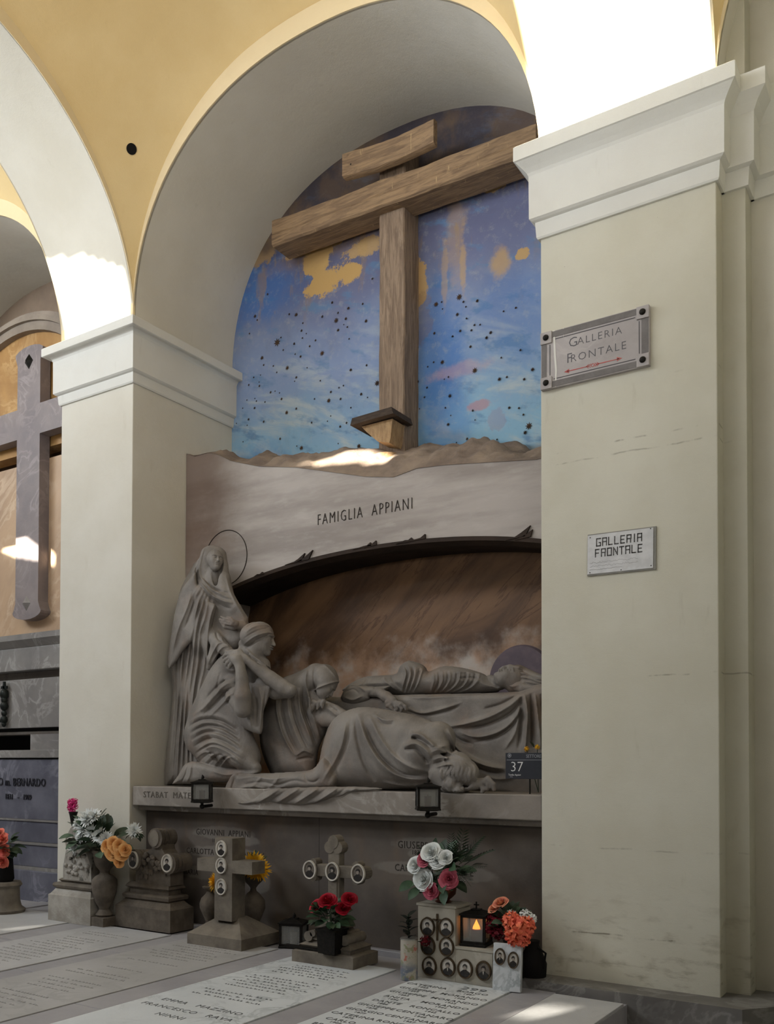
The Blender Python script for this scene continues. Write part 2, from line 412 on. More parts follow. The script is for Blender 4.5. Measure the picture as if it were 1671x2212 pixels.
sun_patch([aY(-30, 1100, .95), aY(60, 1158, .95), aY(112, 1196, .95), aY(112, 1220, .95), aY(40, 1208, .95), aY(-5, 1188, .95)], .03)
sun_patch([(.16, -.92, .0), (.42, -.92, 0), (.42, -.55, .0), (.16, -.55, 0)] and [(.17, -.8, -.03), (.4, -.8, -.03), (.4, -.8, .04), (.17, -.8, .04)], .02)
sun_patch([(-4.62, -.75, -.02), (-4.45, -.75, -.02), (-4.45, -.75, .02), (-4.62, -.75, .02)], .02)
M_DKW = simple('dark_stone_facade', (96, 88, 78), (78, 72, 64), 2, .9)
screen('wall_front', -16, 6, -.3, 9.6, YO, holes, M_DKW)
mb = MB(); mb.box(-16.2, -16, YO, 2, -.3, 9.6); o = mb.build('wall_left', M_DKW); o['kind'] = 'structure'
mb = MB(); mb.box(6, 6.2, YO, 2, -.3, 9.6); o = mb.build('wall_far_right', M_DKW); o['kind'] = 'structure'
mb = MB(); mb.box(-12.5, -4.6, -5.15, -4.9, 5.35, 6.3, .01); o = mb.build('trim_10', M_DKW); o['kind'] = 'structure'   # unseen beam added to cut the key light off the lower walls
mb = MB(); mb.box(-16, 6, YV-.1, YV, 7.9, 9.6); mb.box(-16.2, 6.2, YO, 2, 9.5, 9.6); o = mb.build('ceiling_upper', M_DKW); o['kind'] = 'structure'
# ---- floor ----
mb = MB(); mb.box(-16, .64, -3.3, YB+.2, -.3, -.012); mb.box(-16, 6, YO, -3.3, -.3, -.16); mb.box(.64, 6, -3.3, YB+.2, -.3, -.16)
o = mb.build('floor', M_FLR); o['kind'] = 'structure'
# strips of border stone between the grave slabs, each a piece
for i, (a, b) in enumerate([(-5.75, -5.5), (-4.43, -4.13), (-3.23, -3.02), (-2.12, -1.87), (-.98, -.74), (-.055, .19)]):
    ys = [-3.3, -2.15+.2*(i % 3), -.95-.15*(i % 2), .45]
    for y0, y1 in zip(ys[:-1], ys[1:]):
        MB().box(a+.006, b-.006, y0+.003, y1-.003, -.03, .0-.0015*(i % 3), .003).build('border_stone', M_FLR, o)
# plinth under the big pillar
mb = MB(); mb.prism([(-.16, -.1), (1.42, -.1), (1.52, .0), (2.6, .05)] and [(-.13, -.22), (1.3, -.22), (1.46, -.02), (2.6, .1), (2.6, YB), (-.13, YB)], 2, -.2, .055)
o = mb.build('baseboard_right', marble('plinth_marble', (120, 117, 113), (100, 97, 94), (150, 148, 144), 2.5)); o['kind'] = 'structure'
# niche back walls, sides
t = NT('painted_starry_sky', .8)
o3 = t.sep(); wob = t.math('MULTIPLY', t.math('SUBTRACT', t.noise(3.2, 7), .5), 1.6); wob2 = t.math('MULTIPLY', t.math('SUBTRACT', t.noise(6, 9, rough=.7), .5), 3.0)
zz = t.math('ADD', o3[2], t.math('MULTIPLY', t.math('SUBTRACT', t.noise(.9, 4), .5), 1.1))
c = t.mix(t.ramp(zz, 4.3, 5.4), lin((136, 176, 200)), lin((132, 150, 184)))
c = t.mix(t.ramp(zz, 5.3, 6.3), c, lin((104, 108, 138)))
c = t.mix(t.ramp(zz, 6.2, 6.9), c, lin((78, 76, 92)))
cl = t.noise(1.6, 6, stretch=(.9, 1, 3.2, 0, .35, 0), dist=.4)
c = t.mix(t.math('MULTIPLY', t.ramp(cl, .48, .68), t.math('MULTIPLY', t.ramp(o3[2], 6.0, 4.9), .75)), c, lin((184, 192, 190)))
c = t.mix(t.math('MULTIPLY', t.ramp(t.noise(2.2, 5, stretch=(1, 1, 2.4, 0, .35, 0)), .54, .66), .7), c, lin((92, 128, 166)))
for cx, cz, rx, rz, a in ((-3.75, 4.35, .5, .28, .8), (-1.55, 5.2, .25, .5, .7), (-1.5, 4.5, .3, .5, .5), (-3.6, 6.3, .5, .3, .7), (-.8, 5.3, .4, .4, .35)):
    c = t.mix(t.math('MULTIPLY', t.blob(cx, cz, rx, rz, wob, .5, o3), a*.95), c, lin((60, 110, 176)))
c = t.mix(t.math('MULTIPLY', t.ramp(t.noise(11, 6, rough=.75), .5, .72), .3), c, lin((176, 178, 172)))
c = t.mix(t.math('MULTIPLY', t.ramp(t.noise(5, 8, rough=.75, stretch=(1, 1, .6)), .52, .75), .2), c, lin((96, 96, 108)))
streak = t.ramp(t.noise(7, 6, stretch=(1, 1, .28)), .56, .68)
c = t.mix(t.math('MULTIPLY', streak, t.math('MULTIPLY', t.ramp(o3[2], 5.5, 6.3), .5)), c, lin((150, 124, 84)))
def bl(px, py, rx, rz, a=1, colr=(190, 156, 100), w=None, soft=.12):
    global c
    P = aY(px, py, YB); c = t.mix(t.math('MULTIPLY', t.blob(P[0], P[2], rx, rz, w or wob2, soft, o3), a), c, lin(colr))
bl(688, 560, .16, .2); bl(700, 612, .22, .12); bl(752, 588, .14, .12); bl(730, 515, .5, .05, .8); bl(790, 535, .2, .09, .8)
bl(700, 540, .7, .09, .35, (150, 120, 84), soft=.6); bl(1080, 565, .07, .12, .7, soft=.5); bl(905, 620, .08, .2, .9); bl(912, 690, .1, .22, .35, (128, 104, 84))
bl(985, 500, .09, .5, .30, soft=.5); bl(1000, 560, .03, .25, .5, soft=.4); bl(960, 600, .03, .3, .4, soft=.4); bl(1065, 400, .16, .06, .8); bl(1130, 545, .06, .05, .9); bl(570, 545, .12, .14, .9, (150, 124, 88))
bl(1035, 875, .12, .04, .55, (186, 124, 118), soft=.3); bl(1070, 905, .08, .1, .35, (150, 130, 150)); bl(990, 800, .28, .06, .4, (190, 150, 150), soft=.5)
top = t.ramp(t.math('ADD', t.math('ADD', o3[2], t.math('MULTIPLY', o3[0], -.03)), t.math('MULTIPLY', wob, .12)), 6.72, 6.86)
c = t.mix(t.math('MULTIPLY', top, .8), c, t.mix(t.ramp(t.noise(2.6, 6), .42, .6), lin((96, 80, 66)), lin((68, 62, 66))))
low = t.ramp(o3[2], 4.2, 4.05); c = t.mix(low, c, lin((104, 92, 82)))
t.bump(t.math('ADD', t.noise(30, 5), t.math('MULTIPLY', t.noise(6, 4), 2)), .006, .5); t.col(c); M_SKY = t.m
nw = empty('wall_back', (0, 0, 0), kind='structure')
MB().box(-3.97, 0.02, YB, YB+.15, 3.8, 7.6).build('painted_sky_panel', M_SKY, nw)
MB().box(-8.94, -4.96, YB, YB+.15, -.2, 7.7).build('niche_back_panel', simple('brown_grey_wall', (140, 122, 104), (116, 100, 86), 1.2, .85), nw)
for x0, x1 in ((-13.9, -9.9), (1.1, 5.2)): MB().box(x0, x1, YB, YB+.15, -.2, 7.7).build('niche_back_panel', M_PL, nw)
# ================= the sculpted tomb's architecture =================
t = NT('warm_grey_tomb_marble', .6); c = t.mix(t.ramp(t.noise(1.3, 7, stretch=(.5, 1, 3.2)), .34, .66), lin((176, 168, 161)), lin((146, 137, 131)))
c = t.mix(t.math('MULTIPLY', t.ramp(t.noise(7, 6, stretch=(.6, 1, 2)), .5, .7), .3), c, lin((190, 184, 178)))
w_ = t.math('MULTIPLY', t.math('SUBTRACT', t.noise(3, 6), .5), 1.2); o3 = t.sep()
c = t.mix(t.math('MULTIPLY', t.blob(-3.95, 4.2, .55, .7, w_, .6, o3), .75), c, lin((112, 92, 80))); c = t.mix(t.math('MULTIPLY', t.blob(-3.9, 3.5, .4, .25, w_, .6, o3), .5), c, lin((120, 98, 84)))
t.bump(t.noise(30, 5), .003, .4); t.col(c); M_TOMB = t.m
M_BROWNM = None
t = NT('diagonal_veined_brown_marble', .4)
sk = t.noise(1.5, 8, stretch=(.5, 1, 1.8, 0, -.75, 0), dist=.5)
c = t.mix(t.ramp(sk, .35, .65), lin((80, 60, 46)), lin((126, 95, 68)))  # upper brown darkened, part of the lintel's shade put into the colour
v = t.ramp(t.math('ABSOLUTE', t.math('SUBTRACT', t.noise(1.6, 9, stretch=(.28, 1, 2.0, 0, -.8, 0), dist=.5), .5)), .012, 0)
c = t.mix(t.math('MULTIPLY', v, .7), c, lin((84, 60, 44)))
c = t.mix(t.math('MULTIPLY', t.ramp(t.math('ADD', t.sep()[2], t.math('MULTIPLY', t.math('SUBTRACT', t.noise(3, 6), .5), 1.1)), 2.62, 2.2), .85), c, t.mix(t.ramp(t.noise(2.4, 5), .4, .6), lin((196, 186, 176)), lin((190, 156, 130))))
t.bump(t.noise(20, 5), .004, .4); t.col(c); M_BROWNM = t.m
tomb = empty('sculpted_tomb', (-1.985, .7, 1.25), 0, 'large arched family tomb of grey marble with carved frieze letters, filling the starry niche', 'tomb')
TL = Vector((-1.985, .7, 1.25))
def tb(mb, name, mat, smooth=False, parent=None):   # build with coordinates relative to the tomb
    o = mb.build(name, mat, parent or tomb, smooth); o.matrix_parent_inverse = Matrix.Identity(4)
    me = o.data; me.transform(Matrix.Translation(-TL)); return o
def pxl(pts, Y): return [tuple(aY(x, y, Y)[[0, 2]]) for x, y in pts]
topl = pxl([(402, 980), (420, 986), (450, 978), (470, 982), (500, 996), (560, 1008), (640, 1010), (700, 1018), (790, 1030), (850, 1031), (900, 1012), (960, 1005), (1040, 1000), (1158, 993)], .7)
topl[0] = (-3.965, topl[0][1]); topl.append((-.3, 3.78)); topl.append((0.0, 3.76))
def arcz(x): # lower edge of the arched lintel
    return 3.31-.145*((x+1.75)/1.3)**2*.62-.018*abs(x+1.75)**3*.6
xs = np.linspace(-3.62, 0.0, 41)
low = [(x, arcz(x)) for x in xs]
lowL = [(-3.62, 3.02), (-3.72, 2.6), (-3.74, 1.2), (-3.965, 1.2)]
outline = topl + low[::-1] + lowL
bm = bmesh.new(); vf = [bm.verts.new((x, .7, z)) for x, z in outline]; vb = [bm.verts.new((x, 1.3, z)) for x, z in outline]
n = len(outline); bm.faces.new(vf); bm.faces.new(vb[::-1])
for i in range(n): bm.faces.new((vf[i], vf[(i+1) % n], vb[(i+1) % n], vb[i]))
bm.normal_update(); bmesh.ops.triangulate(bm, faces=[f for f in bm.faces if len(f.verts) > 4], ngon_method='EAR_CLIP')
tb(MB().bm(bm), 'arched_lintel', M_TOMB)
# thorny splinters standing off the arch edge
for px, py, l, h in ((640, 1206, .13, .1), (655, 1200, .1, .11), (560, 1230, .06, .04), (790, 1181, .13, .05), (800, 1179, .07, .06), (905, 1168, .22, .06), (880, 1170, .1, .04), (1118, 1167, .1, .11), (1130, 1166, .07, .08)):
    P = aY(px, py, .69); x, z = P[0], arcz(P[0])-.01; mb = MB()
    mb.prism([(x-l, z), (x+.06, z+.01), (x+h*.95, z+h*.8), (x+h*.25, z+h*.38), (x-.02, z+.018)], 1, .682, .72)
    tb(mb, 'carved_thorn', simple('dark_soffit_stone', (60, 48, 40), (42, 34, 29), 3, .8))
# dark moulded soffit lining under the lintel
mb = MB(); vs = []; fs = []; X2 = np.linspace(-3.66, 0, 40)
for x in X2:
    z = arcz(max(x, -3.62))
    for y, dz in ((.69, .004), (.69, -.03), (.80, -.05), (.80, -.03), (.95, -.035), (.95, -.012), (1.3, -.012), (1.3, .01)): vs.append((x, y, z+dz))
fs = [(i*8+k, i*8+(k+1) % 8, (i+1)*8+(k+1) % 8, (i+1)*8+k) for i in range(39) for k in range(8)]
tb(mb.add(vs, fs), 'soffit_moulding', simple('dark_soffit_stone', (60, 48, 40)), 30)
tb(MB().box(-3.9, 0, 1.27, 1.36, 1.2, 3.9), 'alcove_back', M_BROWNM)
tb(MB().box(-3.96, -3.74, .68, 1.3, 1.2, 3.2), 'alcove_side', M_TOMB)
# carved family name
P = aY(785, 1107, .7)
M_CUT = simple('dark_cut_letters', (48, 42, 38), None, bump=0)
nm = text('carved_lettering', 'FAMIGLIA  APPIANI', .142, wallM((P[0], .697, P[2]+.0)) , M_CUT, tomb, .003, sx=.64, spacing=1.28, offset=-.003); nm.data.transform(Matrix.Translation(-TL))
# engraved halo behind the standing figure
P = aY(487, 1205, .695); mb = MB(); R_ = .262
mb.tube([(P[0]+R_*math.cos(a), .697, P[2]+R_*math.sin(a)) for a in np.linspace(0, 2*math.pi, 64, endpoint=False)], .0042, 6, True)
tb(mb, 'engraved_halo', M_CUT)
P = aY(1122, 1466, 1.24); mb = MB(); bm = bmesh.new(); bmesh.ops.create_cone(bm, cap_ends=True, segments=64, radius1=.285, radius2=.27, depth=.03)
mb.bm(bm, Matrix.Translation((P[0], 1.25, P[2])) @ Matrix.Rotation(-math.pi/2, 4, 'X') @ Matrix.Rotation(math.pi, 4, 'X'))
tb(mb, 'halo_disc', simple('violet_grey_stone', (112, 98, 104), (94, 84, 92), 8, .6), 30)
# rocky mound
M_ROCK = simple('dusty_rock', (150, 134, 118), (118, 104, 94), 4, .9, .02, 14)
backl = pxl([(500, 1000), (560, 1001), (620, 996), (690, 990), (730, 978), (770, 972), (830, 978), (880, 975), (905, 961), (930, 955), (980, 966), (1010, 968), (1040, 960), (1075, 962), (1110, 963), (1140, 975), (1165, 984)], 1.34)
fx = [topl[i][0] for i in range(len(topl))]; fz = [p[1] for p in topl]
bx_ = [p[0] for p in backl]; bz_ = [p[1] for p in backl]
from mathutils import noise as mn
vs = []; nx, ny = 150, 22
for j in range(ny+1):
    s_ = j/ny; y = .7+s_*.64
    for i in range(nx+1):
        x = -3.965+3.96*i/nx
        a = np.interp(x, fx, fz); b = np.interp(x, bx_, bz_)
        z = a*(1-s_)+b*s_
        nn = mn.fractal(Vector((x*3.2, y*3.2, 1.7)), .8, 2.1, 4)*.07+mn.fractal(Vector((x*11, y*11, 4)), 1, 2, 3)*.018
        gm = math.exp(-((x+2.15)/.38)**2); z += nn*(1-.7*gm)*min(1, s_*5)*(1 if s_ < .97 else .4)+.05*math.sin(math.pi*s_)+.075*gm*math.sin(math.pi*min(1, s_*1.15))
        vs.append((x, y-.005*(j == 0), z))
vs += [(vs[i][0], .74, vs[i][2]-.5) for i in range(nx+1)]+[(vs[ny*(nx+1)+i][0], 1.36, 3.5) for i in range(nx+1)]
fs = [(j*(nx+1)+i, j*(nx+1)+i+1, (j+1)*(nx+1)+i+1, (j+1)*(nx+1)+i) for j in range(ny) for i in range(nx)]
tb(MB().add(vs, fs), 'rock_mound', M_ROCK, 80)
# wooden cross of stone-coloured beams
M_WOOD = None
t = NT('old_grained_timber', .8)
g = t.noise(3.2, 9, stretch=(6, 6, .7), dist=1.4); g2 = t.noise(14, 6, stretch=(5, 5, .5))
c = t.mix(t.ramp(g, .38, .62), lin((122, 104, 88)), lin((150, 130, 110))); c = t.mix(t.math('MULTIPLY', t.ramp(g2, .5, .7), .45), c, lin((84, 70, 58)))
t.bump(t.math('ADD', g, t.math('MULTIPLY', g2, .6)), .01, .8); t.col(c); M_WOOD = t.m
t = NT('old_grained_timber_level', .8)
g = t.noise(3.2, 9, stretch=(.7, 6, 6), dist=1.4); g2 = t.noise(14, 6, stretch=(.5, 5, 5))
c = t.mix(t.ramp(g, .38, .62), lin((124, 102, 80)), lin((154, 128, 98))); c = t.mix(t.math('MULTIPLY', t.ramp(g2, .5, .7), .4), c, lin((92, 74, 58)))
sp = t.ramp(t.noise(16, 4, stretch=(2, 1, .3)), .66, .7); c = t.mix(t.math('MULTIPLY', sp, .55), c, lin((196, 168, 124)))
t.bump(t.math('ADD', g, t.math('MULTIPLY', g2, .6)), .01, .8); t.col(c); M_WOODH = t.m
cr = empty('wooden_cross', (-1.93, 1.2, 4.2), 0, 'tall rough timber cross with name board, standing on the rocks before the painted starry sky', 'cross')
CL = Vector((-1.93, 1.2, 4.2))
def cb(mb, name, mat, smooth=False, par=None):
    o = mb.build(name, mat, par or cr, smooth); o.data.transform(Matrix.Translation(-CL)); return o
def beam(pts_fn, n, name, mat):
    vs = []; 
    for i in range(n+1):
        for q in pts_fn(i/n): vs.append(q)
    k = len(pts_fn(0)); fs = [(i*k+a, i*k+(a+1) % k, (i+1)*k+(a+1) % k, (i+1)*k+a) for i in range(n) for a in range(k)]
    fs += [tuple(range(k-1, -1, -1)), tuple(range(n*k, n*k+k))]
    return cb(MB().add(vs, fs), name, mat, 35)
def rough(x, z, s): return mn.noise(Vector((x*2.3, z*2.3, s)))*.012+mn.noise(Vector((x*9, z*9, s)))*.004
XA = aY(819, 700, 1.14)[0]; XB = aY(874, 700, 1.14)[0]
def post(t_):
    z = 4.02+t_*(7.05-4.02); a, b = XA+rough(0, z, 1), XB+rough(0, z, 5)
    return [(a, 1.14, z), (a+.01, 1.13, z), (b-.01, 1.13, z), (b, 1.14, z), (b+.005, YB, z), (a, YB, z)]
beam(post, 40, 'upright_beam', M_WOOD)
zt0 = aY(587, 474, 1.02)[2]; zt1 = aY(893, 362, 1.02)[2]; zb0 = aY(591, 530, 1.02)[2]; zb1 = aY(876, 429, 1.02)[2]
xL = aY(587, 500, 1.02)[0]; xR = aY(1157, 320, 1.02)[0]
xt1 = aY(893, 362, 1.02)[0]
def bar(t_):
    x = xL+t_*(xR-xL); f = (x-xL)/(xt1-xL); zt_ = zt0+f*(zt1-zt0)*.9+rough(x, 0, 2)*1.6; zb_ = zb0+f*(zb1-zb0)*.9+rough(x, 0, 3)
    zm = zb_+.42*(zt_-zb_)
    return [(x, 1.04, zb_), (x, 1.02, zb_+.015), (x, 1.015, zm-.01), (x, 1.028+.0*t_, zm), (x, 1.02, zm+.01), (x, 1.02, zt_-.02), (x, 1.045, zt_), (x, 1.3, zt_), (x, 1.3, zb_)]
beam(bar, 50, 'cross_beam', M_WOODH)
q = pxl([(742, 388), (748, 331), (932, 261), (939, 314)], .96)
def board(t_):
    x = q[0][0]+t_*(q[3][0]-q[0][0]); zb_ = q[0][1]+t_*(q[3][1]-q[0][1])+rough(x, 1, 7)*1.5; zt_ = q[1][1]+t_*(q[2][1]-q[1][1])+rough(x, 2, 8)*2
    cu = .03*abs(2*t_-1)**3
    return [(x, .99-cu, zb_), (x, .965-cu, zb_+.012), (x, .965-cu, zt_-.012), (x, .985-cu, zt_), (x, 1.03-cu, zt_), (x, 1.03-cu, zb_)]
beam(board, 26, 'name_board', M_WOODH)
for px, py in ((757, 340), (930, 275)): P = aY(px, py+15, .95); cb(MB().ball((P[0], .955, P[2]), .012, sub=1), 'nail', M_IRON)
P0 = aY(800, 905, 1.0)
z0 = aY(765, 917, .93)[2]
fr = MB().prism([(aY(764, 912, .92)[0], z0-.03), (aY(764, 912, .92)[0]+.02, z0+.03), (XB+.03, z0+.045), (XB+.05, z0-.015)], 1, .86, 1.2)
cb(fr, 'foot_rest', simple('dark_weathered_plank', (78, 66, 56), (60, 52, 46), 20, .8, .01, 30, stretch=(.6, 4, 4), spec=.2))
b0 = aY(783, 925, .95); b1 = aY(868, 925, .95); b2 = aY(872, 962, .95); b3 = aY(822, 965, .95)
mb = MB(); mb.prism([(b0[0], z0-.035), (b0[0]+.06, z0-.1), (b3[0]-.02, z0-.2), (b3[0]+.1, z0-.235), (XB-.02, z0-.2), (XB, z0-.03)], 1, .93, 1.15)
cb(mb, 'foot_bracket', simple('split_pale_timber', (176, 146, 108), (146, 118, 86), 10, .8, .02, 24, stretch=(3, 3, .8)))
mb = MB(); mb.lathe([(.135, 3.9), (.15, 4.0), (.13, 4.07), (.125, 4.2)], ((XA+XB)/2-.01, 1.08, 0), 14); cb(mb, 'rounded_stump', simple('split_pale_timber', (176, 146, 108)), 40)
# little metal stars fixed on the painted sky
M_STAR = simple('tarnished_star_metal', (62, 54, 50), (92, 70, 52), 3, .5, 0, metal=.3)
SL = [(168,1105,8),(180,1125,4),(233,992,5),(140,1195,4),(345,1095,5),(380,1098,9),(415,1141,4),(408,1180,6),(433,1195,3),(413,1218,4),(282,1240,17),(302,1215,4),(370,1247,6),(314,1280,4),(204,1320,9),(375,1301,4),(403,1313,6),(213,1357,5),(263,1362,4),(334,1372,10),(281,1395,4),(437,1371,3),(450,1260,5),(480,1230,5),(513,1296,11),(566,1035,6),(649,1064,7),(596,1088,5),(636,1118,7),(586,1127,11),(626,1149,3),(644,1161,4),(596,1177,7),(723,1042,5),(740,1130,8),(515,1107,6),(653,1222,4),(773,912,5),(661,1382,7),(743,1358,5),(381,1421,6),(373,1441,3),(162,1421,4),(197,1409,3),(190,1445,3),(136,1460,5),(191,1465,6),(505,1438,4),(249,1498,6),(272,1492,3),(295,1501,3),(559,1496,6),(601,1474,4),(624,1463,4),(715,1507,7),(797,1450,12),(305,1532,6),(475,1532,4),(548,1540,10),(609,1532,6),(176,1543,4),(220,1548,4),(168,1530,3),(127,1538,3),(166,1579,6),(381,1582,6),(331,1602,9),(662,1577,4),(105,1580,3),(135,1637,6),(128,1668,3),(213,1649,6),(73,1658,3),(460,1654,5),(559,1620,3),(542,1647,3),(607,1674,6),(640,1655,5),(298,1737,6),(407,1784,10),(384,1775,3),(703,1775,10),(597,1762,3),(107,1753,3),(748,1524,3),(1101,1044,10),(1130,1032,4),(1135,1068,3),(1220,1006,12),(1242,1031,5),(1255,1057,4),(1313,1026,7),(1210,1096,7),(1258,1117,4),(1299,1151,5),(1283,1178,5),(1328,1149,4),(1225,1181,6),(1186,1209,5),(1092,1193,6),(1361,1216,7),(1382,1190,7),(1449,1080,4),(1512,1062,5),(1278,1262,6),(1007,1268,5),(998,1310,3),(1133,1342,9),(1089,1342,4),(1058,1366,4),(1300,1385,11),(1536,1280,5),(1437,1319,4),(1427,1430,8),(1466,1419,5),(1555,1430,6),(1598,1380,8),(1165,1418,4),(1008,1443,6),(1144,1430,3),(1055,1473,5),(1172,1516,8),(1042,1523,4),(1149,1577,4),(1016,1583,3),(1177,1617,3),(1290,1592,5),(1302,1640,3),(998,1642,7),(1163,1663,7),(1478,1577,6),(1528,1579,5),(1551,1613,5),(1579,1671,13),(1560,1705,8),(1261,1738,6),(1415,1741,4),(1327,1766,12),(1207,1757,3)]
mb = MB(); vs = [(0, -.008, 0)]
for k in range(16):
    a = math.pi*k/8; r = 1 if k % 2 == 0 else .42
    vs.append((r*math.cos(a+.2), 0, r*math.sin(a+.2)))
mb.add(vs, [(0, i+1, (i+1) % 16+1) for i in range(16)]); so_ = mb.build('star', M_STAR, nw); first = True
for x, y, r in SL:
    o = so_ if first else so_.copy()
    if not first: COL.objects.link(o)
    first = False
    P = aY(480+x/2.387, 220+y/2.387, YB-.006); o.location = P; s_ = r*1.55/2.387/235; o.scale = (s_, 1, s_); o.rotation_euler.y = random.random()
# ledge and dado
M_LEDGE = marble('grey_ledge_marble', (150, 142, 133), (122, 115, 108), (188, 182, 174), 2.2, .6, .6)
led = MB(); led.box(-3.955, -.005, .02, 1.3, 1.075, 1.25, .008); led.box(-3.955, -.005, .1, .5, 1.03, 1.08)
tb(led, 'ledge', M_LEDGE)
for (x, s_) in ((-3.45, 'STABAT  MATER'),):
    P = aY(361, 1718, .02); o = text('carved_lettering', s_, .078, wallM((P[0]+.02, .019, P[2]-.0)), simple('ledge_letter_shade', (92, 86, 78), None, bump=0), tomb, .002, spacing=1.15); o.data.transform(Matrix.Translation(-TL))
P = aY(1135, 1742, .02)
o = text('carved_lettering', 'D.BISTOLFI\nF. 1909' and 'F. SCULTORE\nGENOVA', .035, wallM((P[0], .019, P[2])), M_CUT, tomb, .001); bpy.data.objects.remove(o)
t = NT('stained_dado_marble', .6)
c = t.mix(t.ramp(t.noise(1.4, 7), .35, .65), lin((108, 99, 90)), lin((86, 79, 74)))
c = t.mix(t.math('MULTIPLY', t.ramp(t.noise(3, 6, stretch=(1, 1, .4)), .5, .75), .4), c, lin((124, 100, 78)))
o3 = t.sep(); w_ = t.math('MULTIPLY', t.math('SUBTRACT', t.noise(14, 3), .5), .5)
for px, py, rx, rz in ((480, 1800, .33, .06), (478, 1842, .42, .055), (440, 1885, .3, .06), (560, 1905, .12, .1), (520, 1815, .2, .05), (935, 1825, .33, .055), (870, 1875, .24, .05), (1010, 1888, .22, .055), (905, 1845, .1, .04)):
    P = aY(px, py, .2); c = t.mix(t.math('MULTIPLY', t.blob(P[0], P[2], rx, rz, w_, .15, o3), .45), c, lin((140, 134, 126)))
t.bump(t.noise(40, 4), .003, .4); t.col(c); M_DADOS = t.m
tb(MB().box(-3.96, -1.985, .2, .6, -.05, 1.06).box(-1.982, -.003, .2, .6, -.05, 1.06), 'dado', M_DADOS)
tb(MB().box(-3.96, -.003, .14, .22, -.03, .035, .006), 'dado_foot', M_FLR)
M_LET = simple('dado_letter_paint', (62, 56, 52), None, bump=0)
for px, py, s_, sz in ((481, 1800, 'GIOVANNI  APPIANI', .075), (480, 1817, '1847 + 1907', .05), (484, 1843, 'CARLOTTA CASTELLI  APPIANI', .07), (438, 1860, '1832', .05), (412, 1884, 'MARIA', .066), (936, 1829, 'GIUSEPPE  APPIANI', .08), (900, 1842, '1877', .05), (935, 1880, 'CARLO  DI  GIUSEPPE', .075)):
    P = aY(px, py, .2); o = text('painted_lettering', s_, sz, wallM((P[0], .1985, P[2])), M_LET, tomb, .001, spacing=1.1, sx=.85); o.data.transform(Matrix.Translation(-TL))

# ================= signs on the pillar =================
M_SIGN = marble('sign_marble', (172, 166, 164), (150, 144, 142), (190, 184, 180), 3, .5)
M_SIGNF = simple('sign_grey_border', (122, 118, 116), (106, 102, 100), 8, .7)
sg = empty('direction_sign', (.374, -.02, 4.178), 0, 'old marble wall sign with four iron bolts and two red arrows, high on the pillar', 'sign')
def sb(mb, name, mat, par=sg, L=Vector((.374, -.02, 4.178)), sm=False):
    o = mb.build(name, mat, par, sm); o.data.transform(Matrix.Translation(-L)); return o
x0, x1, z0, z1 = .012, .738, 3.985, 4.372
sb(MB().box(x0, x1, -.028, 0, z0, z1, .003), 'slab', M_SIGN)
mb = MB()
for a, b, c_, d in ((x0+.08, x1-.08, z1-.045, z1-.006), (x0+.08, x1-.08, z0+.006, z0+.045), (x0+.006, x0+.04, z0+.08, z1-.08), (x1-.05, x1-.006, z0+.08, z1-.08)): mb.box(a, b, -.031, -.027, c_, d)
sb(mb, 'border', M_SIGNF)
mb = MB(); i_ = .062
for a, b, c_, d in ((x0+.09, x1-.09, z1-i_, z1-i_+.005), (x0+.09, x1-.09, z0+i_-.005, z0+i_), (x0+i_, x0+i_+.005, z0+.09, z1-.09), (x1-i_-.005, x1-i_, z0+.09, z1-.09)): mb.box(a, b, -.030, -.027, c_, d)
sb(mb, 'inner_line', simple('dark_grey_line', (88, 86, 88), None, bump=0))
for xx in (x0+.04, x1-.04):
    for zz_ in (z0+.04, z1-.04):
        c0 = sb(MB().box(xx-.04, xx+.04, -.04, -.025, zz_-.04, zz_+.04, .003), 'corner_block', M_SIGN)
        c1_ = sb(MB().ball((xx, -.042, zz_), .02, (.021, .016, .021), 2), 'bolt', M_IRON, c0, sm=50)
M_SLET = simple('sign_letters', (92, 92, 96), None, bump=0); M_RED = simple('faded_red_paint', (186, 88, 84), (170, 110, 104), 40, bump=0)
L = Vector((.374, -.02, 4.178))
for s_, xx, zz_, sz in (('G', .238, 4.258, .092), ('ALLERIA', .415, 4.254, .070), ('F', .212, 4.156, .092), ('RONTALE', .405, 4.15, .074)):
    o = text('lettering', s_, sz, wallM((xx, -.0285, zz_)), M_SLET, sg, .001, spacing=1.2, offset=-.0012); o.data.transform(Matrix.Translation(-L))
mb = MB()
for s_, xc_ in ((-1, .27), (1, .47)):
    z = 4.073; mb.prism([(xc_-.075, z-.003), (xc_+.075, z-.003), (xc_+.075, z+.003), (xc_-.075, z+.003)], 1, -.0295, -.027)
    tip = xc_+s_*.095; mb.prism([(tip, z), (tip-s_*.035, z+.014), (tip-s_*.035, z-.014)], 1, -.0295, -.027)
    for k in range(3):
        tx = xc_-s_*(.055+.014*k); mb.prism([(tx, z), (tx-s_*.014, z+.012), (tx-s_*.02, z+.012), (tx-s_*.007, z), (tx-s_*.02, z-.012), (tx-s_*.014, z-.012)], 1, -.0295, -.027)
sb(mb, 'arrows', M_RED)
mb = MB(); mb.prism([(.098, 4.372), (.112, 4.37), (.118, 4.2), (.126, 4.1), (.12, 3.99), (.112, 3.99), (.113, 4.1), (.106, 4.2)], 1, -.0305, -.028); mb.prism([(.168, 4.37), (.174, 4.37), (.173, 4.3)], 1, -.0305, -.028)
sb(mb, 'whitewash_drip', M_CAP)
L2 = Vector((.548, -.01, 2.825))
s2 = empty('small_sign', tuple(L2), math.radians(0), 'small white painted tin sign with stencilled capitals, lower on the big pillar', 'sign'); s2.rotation_euler.y = .012
